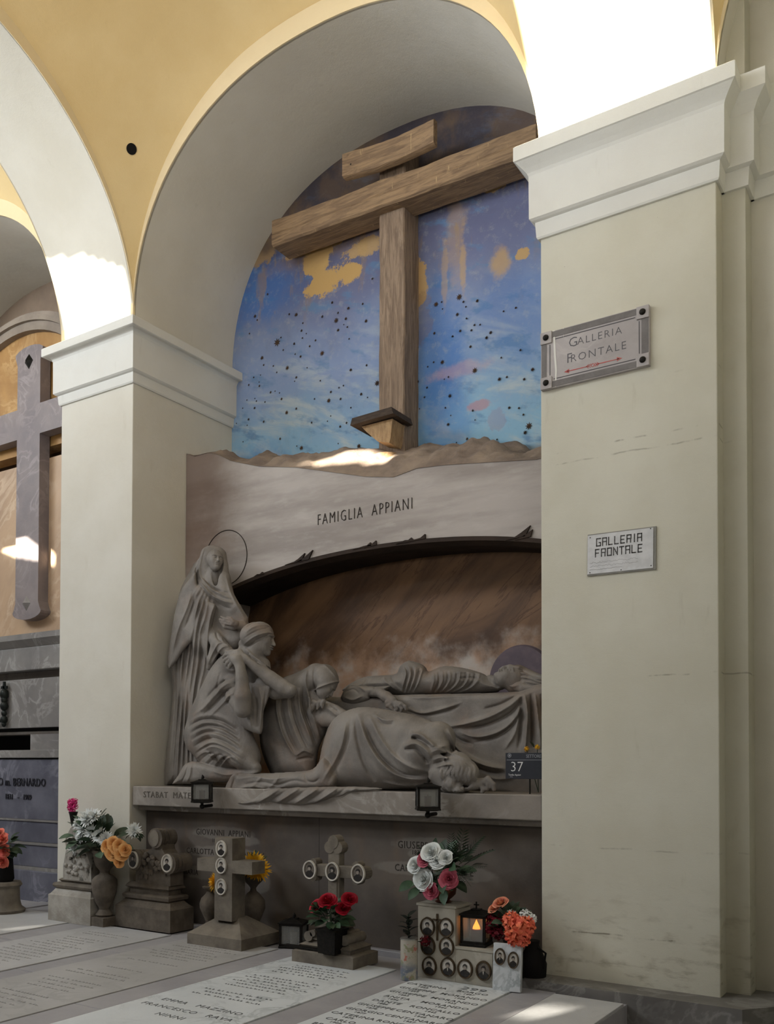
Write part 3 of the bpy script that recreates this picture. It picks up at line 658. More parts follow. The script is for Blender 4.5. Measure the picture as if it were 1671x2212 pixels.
M_TIN = simple('white_sign_paint', (206, 206, 206), (190, 190, 190), 14, .5, .001); M_TINE = simple('grey_sign_edge', (140, 138, 130), (120, 118, 112), 9, .6)
sb(MB().box(.326, .768, -.012, 0, 2.69, 2.962), 'backing', M_TINE, s2, L2); sb(MB().box(.328, .752, -.016, -.011, 2.70, 2.955), 'plate', M_TIN, s2, L2)
M_BLK = simple('stencil_black', (58, 56, 54), (92, 90, 88), 50, .6, 0, lo=.4, hi=.6)
# square stencil capitals
GL = {'G': [(0, 0, 5, 1), (0, 0, 1, 7), (0, 6, 5, 7), (4, 0, 5, 3.4), (2.6, 2.8, 5, 3.6)], 'A': [(0, 0, 1, 7), (4, 0, 5, 7), (0, 6, 5, 7), (0, 3, 5, 3.9)], 'L': [(0, 0, 1, 7), (0, 0, 4.6, 1)], 'E': [(0, 0, 1, 7), (0, 0, 4.6, 1), (0, 6, 4.6, 7), (0, 3, 4, 3.9)],
 'R': [(0, 0, 1, 7), (0, 6, 5, 7), (4, 3.5, 5, 7), (0, 3, 5, 3.9), (3.6, 0, 4.7, 3)], 'I': [(1.2, 0, 2.3, 7)], 'F': [(0, 0, 1, 7), (0, 6, 4.6, 7), (0, 3, 4, 3.9)], 'O': [(0, 0, 5, 1), (0, 6, 5, 7), (0, 0, 1, 7), (4, 0, 5, 7)], 'N': [(0, 0, 1, 7), (4, 0, 5, 7), (1, 4.2, 2, 6), (2, 2.6, 3, 4.8), (3, 1, 4, 3.2)], 'T': [(0, 6, 5, 7), (2, 0, 3, 7)]}
mb = MB()
for wrd, X0, Z0 in (('GALLERIA', .385, 2.876), ('FRONTALE', .378, 2.806)):
    x = X0; u = .0078
    for ch in wrd:
        for a, b, c_, d in GL[ch]: mb.box(x+a*u*.82, x+c_*u*.82, -.0175, -.0155, Z0+b*u, Z0+d*u)
        x += u*(5.9 if ch != 'I' else 4.2)*.86
sb(mb, 'lettering', M_BLK, s2, L2)
mb = MB()
for zz_ in (2.772, 2.748, 2.727):   # faint illegible handwriting
    x = .345
    pts = []
    while x < (.66 if zz_ > 2.74 else .56): pts.append((x, -.0168, zz_+random.uniform(-.005, .006))); x += .006
    mb.tube(pts, .0007, 3)
sb(mb, 'handwriting', M_INKF, s2, L2)
mb = MB()
for xx, zz_ in ((.345, 2.94), (.735, 2.95), (.74, 2.715), (.345, 2.71), (.55, 2.708)): mb.ball((xx, -.0165, zz_), .004, sub=1)
o = sb(mb, 'tack', M_IRON, s2, L2); o['kind'] = 'stuff'

# ================= neighbouring tomb in the left bay =================
lt = empty('neighbour_tomb', (-6.95, .4, 0), 0, 'stepped bluish marble family tomb with a cross carved above, left of the cream pillar', 'tomb')
LL = Vector((-6.95, .4, 0))
def lb(mb, name, mat, sm=False, par=lt): o = mb.build(name, mat, par, sm); o.data.transform(Matrix.Translation(-LL)); return o
XL, XR = -8.94, -4.975
lb(MB().box(XL, XR, .42, .9, -.02, .31, .01), 'lower_step', M_BLUEM); lb(MB().box(XL, XR, .45, .9, .31, .345), 'step_cap', M_GREYM)
lb(MB().box(XL, XR, .47, .9, .345, .58, .006), 'middle_step', M_BLUEM); lb(MB().box(XL, XR, .455, .9, .58, .605), 'step_cap', M_GREYM)
lb(MB().box(XL, XR, .49, .9, .605, .83, .006), 'upper_step', M_BLUEM); lb(MB().box(XL, XR, .475, .9, .83, .85), 'step_cap', M_GREYM)
lb(MB().box(XL, XR, .5, .9, .85, 1.5, .004), 'inscription_panel', M_BLUEM); lb(MB().box(XL, XR, .47, .9, 1.515, 1.60, .006), 'band', M_GREYM)
lb(MB().box(-6.06, XR, .5, .9, 1.60, 1.77), 'side_block', M_GREYM); lb(MB().box(XL, -6.06, .8, .9, 1.60, 1.77), 'dark_slot', M_DARK)
lb(MB().box(XL, XR, .5, .9, 1.77, 1.80), 'thin_band', M_DADO); lb(MB().box(XL, XR, .46, .9, 1.84, 2.37, .006), 'chest_panel', M_GREYM)
lb(MB().box(XL, XR, .52, .9, 1.80, 1.84), 'joint', M_DARK); lb(MB().box(XL, XR, .55, .9, 2.37, 2.46), 'joint', M_DADO)
lb(MB().box(XL, XR, .42, 1.2, 2.46, 2.71, .01).prism([(.42, 2.71), (.34, 2.78), (.34, 2.84), (1.2, 2.84), (1.2, 2.71)], 0, XL, XR), 'cornice', M_GREYM)
for s_, px, py, sz in (('BOZZO m. BERNARDO', 30, 1690, .125), ('1831   –   1909', 40, 1722, .085)):
    P = aY(px, py, .5); o = text('lettering', s_, sz, wallM((P[0]+.0, .495, P[2])), simple('bronze_letter', (52, 52, 58), None, rough=.4, bump=0), lt, .006, sx=.8, spacing=1.08); o.data.transform(Matrix.Translation(-LL))
# arched panel with moulding above
YW = 1.0
lb(MB().box(XL, XR, YW, YW+.3, 2.84, 5.0), 'wall_panel', M_BEIGE)
cx0 = -6.95; ri, ro = 1.55, 1.75; zc = 5.02
def ringpts(r, n=40): return [(cx0-r*math.cos(math.pi*i/n), zc+r*math.sin(math.pi*i/n)) for i in range(n+1)]
lb(MB().prism(ringpts(ri+.02)[1:-1], 1, YW+.02, YW+.2), 'arched_panel', M_OCHREM)
for r0, r1, y in ((ri, ri+.1, YW-.06), (ri+.1, ri+.16, YW-.1), (ri+.16, ri+.22, YW-.04)):
    a_, b_ = ringpts(r0), ringpts(r1); n = 41
    vs = [(p[0], y, p[1]) for p in a_]+[(p[0], y, p[1]) for p in b_]+[(p[0], YB, p[1]) for p in b_]+[(p[0], YB, p[1]) for p in a_]
    fs = [(k*n+i, k*n+i+1, ((k+1) % 4)*n+i+1, ((k+1) % 4)*n+i) for k in range(4) for i in range(40)]
    lb(MB().add(vs, fs), 'arch_moulding', simple('moulding_stone', (150, 138, 124), (126, 115, 104), 3, .7), 30)
# carved cross
kx = cx0+.0; yf = .86
xa, xb = aY(36, 1000, yf)[0], aY(85, 1000, yf)[0]; kx = (xa+xb)/2; hw = (xb-xa)/2
zt = aY(60, 748, yf)[2]; zb = aY(60, 1338, yf)[2]; zc1 = aY(0, 899, yf)[2]; zc2 = aY(0, 962, yf)[2]
def flare(z, up):  return 0
top_ = [(kx+(hw+.06)*math.sin(a)*1.0, zt-.1+.1*math.cos(a)) for a in np.linspace(-math.pi/2, math.pi/2, 9)]
pts = [(kx-hw, zt-.35)]+[(kx-hw-.0, zt-.2), (kx-hw-.03, zt-.12)]+[(kx-hw-.04, zt-.09)]+top_[1:-1]+[(kx+hw+.04, zt-.09), (kx+hw+.03, zt-.12), (kx+hw, zt-.2)]
pts += [(kx+hw, zc1), (kx+1.35, zc1), (kx+1.35, zc2), (kx+hw, zc2), (kx+hw, zb+.2), (kx+hw+.03, zb+.12), (kx+hw+.05, zb+.09)]
pts += [(kx+(hw+.05)*math.sin(a), zb+.09-.09*math.cos(a)) for a in np.linspace(1.3, -1.3, 9)]+[(kx-hw-.05, zb+.09), (kx-hw-.03, zb+.12), (kx-hw, zb+.2), (kx-hw, zc2), (kx-1.35, zc2), (kx-1.35, zc1), (kx-hw, zc1)]
bm = bmesh.new(); n = len(pts); vf = [bm.verts.new((x, yf, z)) for x, z in pts]; vb = [bm.verts.new((x, YW, z)) for x, z in pts]
bm.faces.new(vf); [bm.faces.new((vf[i], vf[(i+1) % n], vb[(i+1) % n], vb[i])) for i in range(n)]
bm.normal_update(); bmesh.ops.triangulate(bm, faces=[f for f in bm.faces if len(f.verts) > 4], ngon_method='EAR_CLIP')
kc = lb(MB().bm(bm), 'carved_cross', marble('violet_grey_marble', (140, 130, 128), (118, 110, 112), (160, 150, 148), 2.4))
for px, py in ((60, 782), (60, 1303)):
    P = aY(px, py, yf); z = P[2]; d = .075; vs = [(kx, yf-.05, z), (kx-d, yf, z), (kx, yf, z-d*1.2), (kx+d, yf, z), (kx, yf, z+d*1.2)]
    lb(MB().add(vs, [(0, 1, 2), (0, 2, 3), (0, 3, 4), (0, 4, 1)]), 'diamond_stud', M_IRON if py < 900 else M_GREYM, par=kc)
P = aY(12, 1545, .44); lx = P[0]; mb = MB()
z_ = P[2]-.1
for k, (dz, r) in enumerate(((0, .03), (.05, .045), (.12, .035), (.2, .05), (.27, .04), (.33, .055))): mb.ball((lx, .42, z_+dz), r, (r, r*.8, r*1.1), 2)
mb.tube([(lx, .42, z_+.05), (lx-.15, .4, z_+.02), (lx-.4, .4, z_+.05)], .02, 8); mb.box(lx-.014, lx+.014, .41, .43, z_+.32, z_+.47); mb.box(lx-.05, lx+.05, .41, .43, z_+.39, z_+.42)
lb(mb, 'bronze_handle', simple('bronze_green_black', (46, 50, 46), (34, 36, 34), 20, .5, .002, 80, .5), 50)
# ================= carved figures: signed-distance sculpting =================
# k1/k2: two measuring frames on the photograph of the tomb, turned into points of the tomb's own planes
def k1(p): return (330+p[0]/3.555, 1130+p[1]/3.555)
def k2(p): return (700+p[0]/3.342, 1350+p[1]/3.342)
def smin(a, b, k):
    if k <= 0: return np.minimum(a, b)
    h = np.clip(.5+.5*(b-a)/k, 0, 1); return b*(1-h)+a*h-k*h*(1-h)
def catmull(P, m=6):
    P = [np.array(p, float) for p in P]
    if len(P) < 3: return np.array(P)
    Q = [2*P[0]-P[1]]+P+[2*P[-1]-P[-2]]; out = []
    for i in range(1, len(Q)-2):
        for t in np.linspace(0, 1, m, endpoint=False):
            a, b, c_, d = Q[i-1:i+3]; out.append(.5*((2*b)+(-a+c_)*t+(2*a-5*b+4*c_-d)*t*t+(-a+3*b-3*c_+d)*t**3))
    out.append(P[-1]); return np.array(out)
class Fig:
    def __init__(s, pc, Y, lo, hi, vox, fr=k1, depth=(.5, .5)):
        s.fr = fr; c_ = fr(pc); s.O = aY(c_[0], c_[1], Y); s.Y = Y
        w = s.O-EYE; w[2] = 0; s.w = w/np.linalg.norm(w); s.u = np.array([s.w[1], -s.w[0], 0]); s.v = np.array([0, 0, 1.]); s.sh = -s.u[1]/s.w[1]
        s.px = np.linalg.norm((s.O-EYE))/F/ (3.555 if fr is k1 else 3.342)   # metres per crop pixel
        A = s.loc(aY(*fr(lo), Y)); B = s.loc(aY(*fr(hi), Y))
        u0, u1 = sorted((A[0], B[0])); v0, v1 = sorted((A[1], B[1]))
        s.us = np.arange(u0, u1, vox, dtype=np.float32); s.vs = np.arange(v0, v1, vox, dtype=np.float32); s.ws = np.arange(-depth[0], depth[1], vox, dtype=np.float32)
        s.D = np.full((len(s.us), len(s.vs), len(s.ws)), 1.0, np.float32); s.vox = vox
        s.bank = None
    def loc(s, P): d = np.array(P)-s.O; return np.array([d@s.u, d[2], d@s.w])
    def pt(s, p, Y=None): return s.loc(aY(*s.fr(p[:2]), s.Y if Y is None else Y))
    def box(s, lo, hi, m):
        r = []
        q = (s.sh*(lo[0]-m), s.sh*(hi[0]+m))
        for ax, a, b in ((s.us, lo[0], hi[0]), (s.vs, lo[1], hi[1]), (s.ws, lo[2]-max(q), hi[2]-min(q))):
            i0 = int(np.searchsorted(ax, a-m)); i1 = int(np.searchsorted(ax, b+m)); r.append(slice(i0, max(i1, i0)))
        return tuple(r)
    def grid(s, sl): U = s.us[sl[0]][:, None, None]; return U, s.vs[sl[1]][None, :, None], s.ws[sl[2]][None, None, :]+np.float32(s.sh)*U
    def chain(s, pts, k=.02, seg=.0, sub=False, flat=1.0):
        """pts: (x,y,Y,r) in frame pixels / metres of Y"""
        L = [np.append(s.pt(p, p[2]), p[3]*s.px) for p in pts]
        if len(L) == 1: L = L*2
        R = max(l[3] for l in L); lo = np.min([l[:3] for l in L], 0)-R; hi = np.max([l[:3] for l in L], 0)+R
        sl = s.box(lo, hi, max(k, .02)*1.5+s.vox); U, V, W_ = s.grid(sl)
        if 0 in s.D[sl].shape: return s
        d = None
        for a, b in zip(L[:-1], L[1:]):
            ba = b[:3]-a[:3]; n2 = max(float(ba@ba), 1e-9)
            h = np.clip(((U-a[0])*ba[0]+(V-a[1])*ba[1]+(W_-a[2])*ba[2])/n2, 0, 1)
            q = np.sqrt((U-a[0]-h*ba[0])**2+(V-a[1]-h*ba[1])**2+((W_-a[2]-h*ba[2])/flat)**2)-(a[3]+h*(b[3]-a[3]))
            d = q if d is None else smin(d, q, seg or .012)
        s.D[sl] = -smin(-s.D[sl], d, k) if sub else smin(s.D[sl], d, k); return s
    def ell(s, c_, r, R=None, k=.01, sub=False):
        """c_ local point, r radii, R 3x3 rows = local axes"""
        R = np.eye(3) if R is None else R; m = max(r); sl = s.box(c_-m, c_+m, k*1.5+s.vox); U, V, W_ = s.grid(sl)
        if 0 in s.D[sl].shape: return
        q = [(U-c_[0])*R[i][0]+(V-c_[1])*R[i][1]+(W_-c_[2])*R[i][2] for i in range(3)]
        k0 = np.sqrt(sum((q[i]/r[i])**2 for i in range(3))); k1_ = np.sqrt(sum((q[i]/r[i]**2)**2 for i in range(3)))+1e-6
        d = k0*(k0-1)/k1_
        s.D[sl] = -smin(-s.D[sl], d, k) if sub else smin(s.D[sl], d, k)
    def d2(s, pl, sl=None):        # distance map to polyline (m,2) over the u,v grid, plus parameter
        U = s.us[:, None]; V = s.vs[None, :]; best = np.full((len(s.us), len(s.vs)), 9.0, np.float32); par = np.zeros_like(best); n = len(pl)-1
        for i in range(n):
            a, b = pl[i], pl[i+1]; ba = b-a; n2 = max(float(ba@ba), 1e-12)
            h = np.clip(((U-a[0])*ba[0]+(V-a[1])*ba[1])/n2, 0, 1); q = (U-a[0]-h*ba[0])**2+(V-a[1]-h*ba[1])**2
            m = q < best; best = np.where(m, q, best); par = np.where(m, (i+h)/n, par)
        return np.sqrt(best), par
    def pillow(s, poly, Y=None, t=.15, R=.1, k=.02, dY=0.0, smooth=True):
        Y = s.Y if Y is None else Y
        pp = list(poly)+[poly[0]]; L = np.array([s.pt(p, Y)[:2] for p in (catmull([np.array(q, float) for q in pp], 4) if smooth else pp)])
        d, _ = s.d2(L); U = s.us[:, None]; V = s.vs[None, :]; ins = np.zeros(d.shape, bool)
        for (xa, ya), (xb, yb) in zip(L[:-1], L[1:]):
            if abs(yb-ya) < 1e-9: continue
            c_ = ((ya > V) != (yb > V)) & (U < (xb-xa)*(V-ya)/(yb-ya)+xa); ins ^= c_
        q = np.clip(d/R, 0, 1); h = t*np.sqrt(1-(1-q)**2)
        w0 = (Y-s.O[1]-U*s.u[1])/s.w[1]+0*V+dY*V
        W_ = np.abs(s.ws[None, None, :]+(s.sh*U)[:, :, None]-w0[:, :, None])
        f = np.where(ins[:, :, None], (W_-h[:, :, None])*.75, np.hypot(d[:, :, None], W_)).astype(np.float32)
        s.D = smin(s.D, f, k).astype(np.float32); s.last = (d*ins); return s
    def folds(s, lines, clip=None):
        """lines: (pts, width_px, amplitude_m); positive = ridge. Cut straight into the field."""
        disp = np.zeros((len(s.us), len(s.vs)), np.float32)
        for pts, wd, amp in lines:
            L = np.array([s.pt(p)[:2] for p in catmull(pts, 5)]); d, t_ = s.d2(L); wv = wd*s.px
            tap = np.clip(np.minimum(t_, 1-t_)*5, 0, 1)**.7
            disp += amp*1.08*np.exp(-(d/wv)**1.55)*tap*(d < 3*wv)
        m = np.ones_like(disp) if clip is None else clip
        front = 1
        s.D -= (disp*m)[:, :, None]; return s
    def fan(s, A, B, n, wd, amp, groove=.8, clip=None, jit=.0):
        A = catmull(A, 4); B = catmull(B, 4); m = 12
        def rs(P): i = np.linspace(0, len(P)-1, m); return np.stack([np.interp(i, range(len(P)), P[:, k]) for k in (0, 1)], 1)
        A, B = rs(A), rs(B); out = []
        for i in range(n):
            f = i/(n-1) if n > 1 else .5; f = f+(random.random()-.5)*jit/n
            out.append(([tuple(p) for p in (A*(1-f)+B*f)], wd*(.8+.4*random.random()), amp*(.7+.6*random.random())))
            if i < n-1: g = (i+.5)/(n-1); out.append(([tuple(p) for p in (A*(1-g)+B*g)], wd*.8, -amp*groove))
        return s.folds(out, clip)
    def head(s, c_, f, up, H, k=.008, hair=None, beard=False):
        """c_ local centre of the skull, f facing, up; H height of the head in metres"""
        f = np.array(f, float); f /= np.linalg.norm(f); up = np.array(up, float); up -= f*(up@f); up /= np.linalg.norm(up); sd = np.cross(f, up)
        R = np.array([sd, up, f]); P = lambda a, b, c2: c_+sd*a*H+up*b*H+f*c2*H
        s.ell(P(0, .14, -.06), (.33*H, .37*H, .40*H), R, .01)            # skull
        s.ell(P(0, -.09, .07), (.245*H, .36*H, .28*H), R, .02)            # face
        s.ell(P(0, -.36, .20), (.10*H, .095*H, .11*H), R, .02)            # chin
        for q in (-1, 1): s.ell(P(q*.15, -.07, .19), (.085*H, .09*H, .09*H), R, .02)      # cheeks
        s.ell(P(0, .125, .26), (.23*H, .055*H, .10*H), R, .010)            # brow
        for q in (-1, 1):
            s.ell(P(q*.112, .035, .37), (.088*H, .058*H, .11*H), R, .006, True)
            s.ell(P(q*.115, .03, .275), (.06*H, .04*H, .05*H), R, .003)
            s.ell(P(q*.115, .055, .29), (.065*H, .014*H, .045*H), R, .002)
        for i in range(7):                                               # nose
            t_ = i/6; s.ell(P(0, .06-.18*t_, (.315+.075*t_)), ((.026+.018*t_)*H,)*3, R, .008)
        for q in (-1, 1): s.ell(P(q*.045, -.125, .335), (.03*H, .025*H, .035*H), R, .006)
        s.ell(P(0, -.200, .33), (.105*H, .024*H, .05*H), R, .004); s.ell(P(0, -.252, .325), (.085*H, .028*H, .05*H), R, .004)
        s.ell(P(0, -.227, .375), (.09*H, .010*H, .045*H), R, .002, True)
        return P
    def hand(s, wrist, palm, tips, Y, rw, rf, k=.006, thumb=None):
        """wrist, palm centres; tips = list of (knuckle, mid, tip) points in frame pixels"""
        s.chain([(*wrist, Y, rw), (*palm, Y, rw*1.15)], .01)
        for q in tips: s.chain([(*palm, Y, rf*1.4)]+[(*p[:2], (p[2] if len(p) > 2 else Y), rf*(1-.12*i)) for i, p in enumerate(q)], .004)
    def mesh(s, name, mat, parent=None, label=None, cat=None, group=None, sharp=None):
        D = s.D; D[0] = D[-1] = 1; D[:, 0] = D[:, -1] = 1; D[:, :, 0] = D[:, :, -1] = 1
        S_ = D < 0; nx, ny, nz = D.shape
        c8 = np.zeros((nx-1, ny-1, nz-1), np.int8)
        for a in (0, 1):
            for b in (0, 1):
                for c_ in (0, 1): c8 += S_[a:nx-1+a, b:ny-1+b, c_:nz-1+c_]
        act = (c8 > 0) & (c8 < 8); idx = np.full(act.shape, -1, np.int32); ii = np.argwhere(act); idx[act] = np.arange(len(ii))
        acc = np.zeros((len(ii), 3)); cnt = np.zeros(len(ii))
        I, J, K = ii.T
        for ax in range(3):
            o = [0, 0, 0]; o[ax] = 1; oth = [q for q in range(3) if q != ax]
            for p in (0, 1):
                for q in (0, 1):
                    e = [0, 0, 0]; e[oth[0]] = p; e[oth[1]] = q
                    A = D[I+e[0], J+e[1], K+e[2]]; B = D[I+e[0]+o[0], J+e[1]+o[1], K+e[2]+o[2]]; m = (A < 0) != (B < 0)
                    t_ = np.where(m, A/np.where(A == B, 1, A-B), 0)
                    pos = np.stack([np.full(len(ii), e[0]+0.), np.full(len(ii), e[1]+0.), np.full(len(ii), e[2]+0.)], 1); pos[:, ax] += t_
                    acc += pos*m[:, None]; cnt += m
        loc = ii+acc/np.maximum(cnt, 1)[:, None]
        loc = loc*s.vox+np.array([s.us[0], s.vs[0], s.ws[0]]); loc[:, 2] += s.sh*loc[:, 0]; Q = []
        for ax in range(3):
            sa = [slice(None)]*3; sb_ = [slice(None)]*3; sa[ax] = slice(0, -1); sb_[ax] = slice(1, None)
            A, B = S_[tuple(sa)], S_[tuple(sb_)]; e = np.argwhere(A != B); u_, v_ = [q for q in range(3) if q != ax]
            e = e[(e[:, u_] > 0) & (e[:, v_] > 0) & (e[:, u_] < D.shape[u_]-1) & (e[:, v_] < D.shape[v_]-1)]
            ia = A[tuple(e.T)]; qs = []
            for du, dv in ((0, 0), (1, 0), (1, 1), (0, 1)):
                g = e.copy(); g[:, u_] -= du; g[:, v_] -= dv; qs.append(idx[tuple(g.T)])
            q = np.stack(qs, 1); fl = ia if ax != 1 else ~ia; q[fl] = q[fl][:, ::-1]; Q.append(q)
        Q = np.concatenate(Q); world = np.stack([loc[:, 0]*s.u[0]+loc[:, 2]*s.w[0], loc[:, 0]*s.u[1]+loc[:, 2]*s.w[1], loc[:, 1]], 1)
        me = bpy.data.meshes.new(name); me.vertices.add(len(world)); me.vertices.foreach_set('co', world.astype(np.float32).ravel())
        me.loops.add(Q.size); me.loops.foreach_set('vertex_index', Q.ravel().astype(np.int32)); me.polygons.add(len(Q))
        me.polygons.foreach_set('loop_start', (np.arange(len(Q))*4).astype(np.int32)); me.update(calc_edges=True); me.validate()
        # drop tiny floating islands
        bm = bmesh.new(); bm.from_mesh(me); seen = set(); comps = []
        bm.verts.ensure_lookup_table()
        for v0 in bm.verts:
            if v0.index in seen: continue
            st_ = [v0]; seen.add(v0.index); cc = []
            while st_:
                v = st_.pop(); cc.append(v)
                for e_ in v.link_edges:
                    o_ = e_.other_vert(v)
                    if o_.index not in seen: seen.add(o_.index); st_.append(o_)
            comps.append(cc)
        comps.sort(key=len)
        for cc in comps[:-1]: bmesh.ops.delete(bm, geom=cc, context='VERTS')
        bmesh.ops.recalc_face_normals(bm, faces=bm.faces); bm.to_mesh(me); bm.free()
        o = link(name, me, mat, parent, True); o.location = s.O
        if parent is not None: o.location = Vector(s.O)-parent.location
        return tag(o, label, cat, group)
M_STAT = None
t = NT('dusty_statue_marble', .6)
c = t.mix(t.ramp(t.noise(3.5, 7), .35, .65), lin((138, 132, 125)), lin((116, 110, 104)))
c = t.mix(t.math('MULTIPLY', t.ramp(t.noise(1.8, 5), .52, .72), .4), c, lin((150, 124, 104)))
c = t.mix(t.math('MULTIPLY', t.ramp(t.noise(60, 3), .6, .75), .25), c, lin((104, 96, 88)))
t.bump(t.math('ADD', t.noise(70, 4), t.math('MULTIPLY', t.noise(16, 5, stretch=(1, 1, .45)), 3.5)), .0035, .6); t.col(c); M_STAT = t.m

FACES = []
# --- standing veiled woman ---
g = Fig((420, 1050), .40, (40, 120), (800, 2030), .0058, k1, (.36, .34))
g.pillow([(330, 300), (255, 430), (205, 540), (178, 680), (160, 780), (128, 930), (112, 1095), (150, 1115), (160, 1300), (142, 1480), (118, 1650), (92, 1995), (160, 2004), (330, 1990), (420, 1900), (470, 1600), (560, 1250), (650, 1000), (730, 900), (742, 790), (690, 680), (635, 590), (600, 480), (560, 380)], .42, .17, .13)
g.chain([(470, 480, .40, 85), (440, 560, .36, 120), (430, 700, .36, 130), (420, 900, .36, 120)], .05)
g.fan([(330, 500), (250, 620), (190, 800), (150, 1050), (160, 1300), (150, 1600), (110, 1985)], [(470, 560), (440, 700), (400, 900), (390, 1100), (350, 1300), (330, 1600), (330, 1985)], 7, 15, .017, 1.1, jit=.5)
g.fan([(230, 1000), (200, 1300), (170, 1600), (140, 1990)], [(380, 1100), (330, 1400), (300, 1700), (300, 1990)], 5, 10, .010, 1, jit=.6)
# cloak falling in front of the shoulder, with its free edge
g.pillow([(330, 330), (280, 430), (215, 520), (175, 660), (150, 800), (118, 1090), (160, 1090), (250, 960), (330, 900), (400, 1010), (425, 1100), (430, 900), (470, 720), (482, 630), (420, 590), (340, 470)], .26, .055, .05, .012)
g.folds([([(300, 560), (270, 680), (200, 850), (150, 1050)], 12, .02), ([(360, 590), (340, 700), (320, 820), (290, 930)], 10, .018), ([(390, 600), (400, 680), (360, 820), (340, 1000)], 9, -.018), ([(420, 640), (400, 760), (350, 900)], 9, .016), ([(470, 660), (440, 760), (420, 900), (415, 1050)], 9, .02), ([(330, 590), (300, 700), (250, 840)], 9, -.018)])
g.chain([(445, 150, .40, 10)] and [(455, 270, .40, 96), (432, 350, .41, 104), (395, 430, .41, 98), (350, 480, .40, 72)], .03)
g.chain([(500, 255, .40, 66), (525, 330, .40, 52), (540, 430, .38, 50), (560, 560, .34, 60), (640, 660, .33, 40), (700, 740, .35, 32)], .03)
fc = g.pt((482, 282), .30)
g.ell(fc+np.array([.008, -.012, -.04]), (.078, .126, .125), None, .006, True)
g.chain([(490, 380, .33, 40), (500, 470, .33, 32)], .02, sub=True)
FACES.append((g.O+g.u*(fc[0]-.004)+g.w*(fc[2]+.052)+np.array([0, 0, fc[1]-.004]), (.34, .22, -.9), (.06, 1, .2), .225))
g.chain([(470, 370, .36, 42), (470, 470, .36, 50)], .02)
g.folds([([(330, 250), (300, 350), (240, 450), (200, 560)], 9, .010), ([(370, 220), (350, 330), (320, 420), (260, 470)], 8, -.010), ([(400, 200), (370, 300), (360, 420), (420, 540)], 9, .012), ([(345, 460), (420, 560), (520, 620), (610, 640)], 11, .022), ([(370, 440), (440, 530), (540, 585), (600, 600)], 9, .016), ([(355, 500), (430, 590), (520, 650), (600, 680)], 9, -.02), ([(390, 450), (460, 520), (530, 550), (590, 560)], 7, -.014), ([(560, 420), (590, 540), (640, 650), (700, 740)], 10, .012)])
# hollow between cloak and chest, raised hand, draped forearm
g.chain([(480, 770, .22, 42), (560, 840, .22, 50), (610, 870, .24, 40)], .02, sub=True)
g.chain([(690, 790, .30, 36), (640, 780, .25, 30)], .02)
for a in (((610, 745), (560, 738), (522, 718)), ((600, 762), (550, 752), (512, 738)), ((605, 778), (560, 772), (530, 760)), ((620, 760), (600, 730), (570, 722))): g.chain([(635, 772, .23, 24)]+[(*p, .205, 11-2*i) for i, p in enumerate(a)], .006)
g.chain([(620, 800, .25, 26), (560, 790, .23, 22), (520, 745, .22, 14)], .01)
g.chain([(450, 830, .30, 50), (490, 900, .27, 55), (560, 975, .22, 46), (610, 1000, .2, 28)], .03)
g.chain([(480, 950, .24, 36), (450, 1050, .24, 34), (430, 1110, .25, 20)], .02)
g.folds([([(560, 950), (500, 960), (450, 1040), (425, 1110)], 7, .014), ([(580, 975), (530, 990), (480, 1050), (450, 1110)], 7, .014), ([(480, 860), (500, 920), (560, 960)], 7, -.012), ([(520, 900), (540, 950), (590, 975)], 6, .010)])
g.mesh('standing_veiled_woman_statue', M_STAT, None, 'carved grey marble woman standing in a long hooded veil, face raised, beside the left pillar', 'statue')
# --- kneeling woman with a headcloth ---
g = Fig((560, 1400), .22, (120, 720), (1120, 2080), .0058, k1, (.42, .32))
g.pillow([(700, 960), (560, 1000), (460, 1090), (385, 1230), (312, 1380), (262, 1520), (238, 1620), (258, 1720), (330, 1800), (400, 1890), (520, 1910), (700, 1900), (790, 1885), (830, 1790), (780, 1650), (740, 1520), (780, 1350), (830, 1150), (840, 1040), (780, 960)], .26, .2, .16)
g.pillow([(148, 2003), (200, 1930), (245, 1855), (320, 1832), (420, 1850), (560, 1880), (720, 1885), (820, 1900), (760, 1960), (600, 1985), (420, 1985), (300, 2003)], .18, .11, .06, .03)
g.chain([(560, 1700, .16, 130), (690, 1800, .14, 90), (790, 1875, .14, 40)], .05)
g.chain([(600, 1250, .12, 75), (660, 1350, .05, 78), (690, 1430, .02, 62)], .04)      # upper arm in its sleeve
g.chain([(700, 1060, .16, 95), (640, 1080, .18, 100)], .04)
g.fan([(262, 1545), (380, 1490), (520, 1500), (640, 1570)], [(330, 1800), (450, 1730), (560, 1760), (700, 1850)], 6, 13, .017, 1.1, jit=.6)
g.fan([(300, 1840), (420, 1760), (480, 1850)], [(520, 1890), (600, 1800), (700, 1860)], 4, 10, .012, 1, jit=.5)
g.folds([([(640, 1235), (560, 1260), (480, 1330), (400, 1420), (300, 1490)], 16, .024), ([(640, 1270), (560, 1310), (480, 1390), (380, 1490)], 12, -.022), ([(620, 1210), (540, 1230), (470, 1290), (400, 1370)], 12, -.018), ([(640, 1310), (570, 1360), (500, 1430), (430, 1500)], 10, .012), ([(520, 1150), (500, 1230), (490, 1290)], 9, -.012), ([(560, 1130), (600, 1150), (640, 1140)], 8, .010), ([(570, 1290), (590, 1360), (560, 1400)], 8, -.014), ([(250, 1850), (230, 1920), (180, 1990)], 9, .012), ([(300, 1840), (290, 1930), (260, 1995)], 9, .012), ([(275, 1850), (255, 1930), (220, 1995)], 7, -.012), ([(450, 1900), (560, 1930), (700, 1910)], 10, .012)])
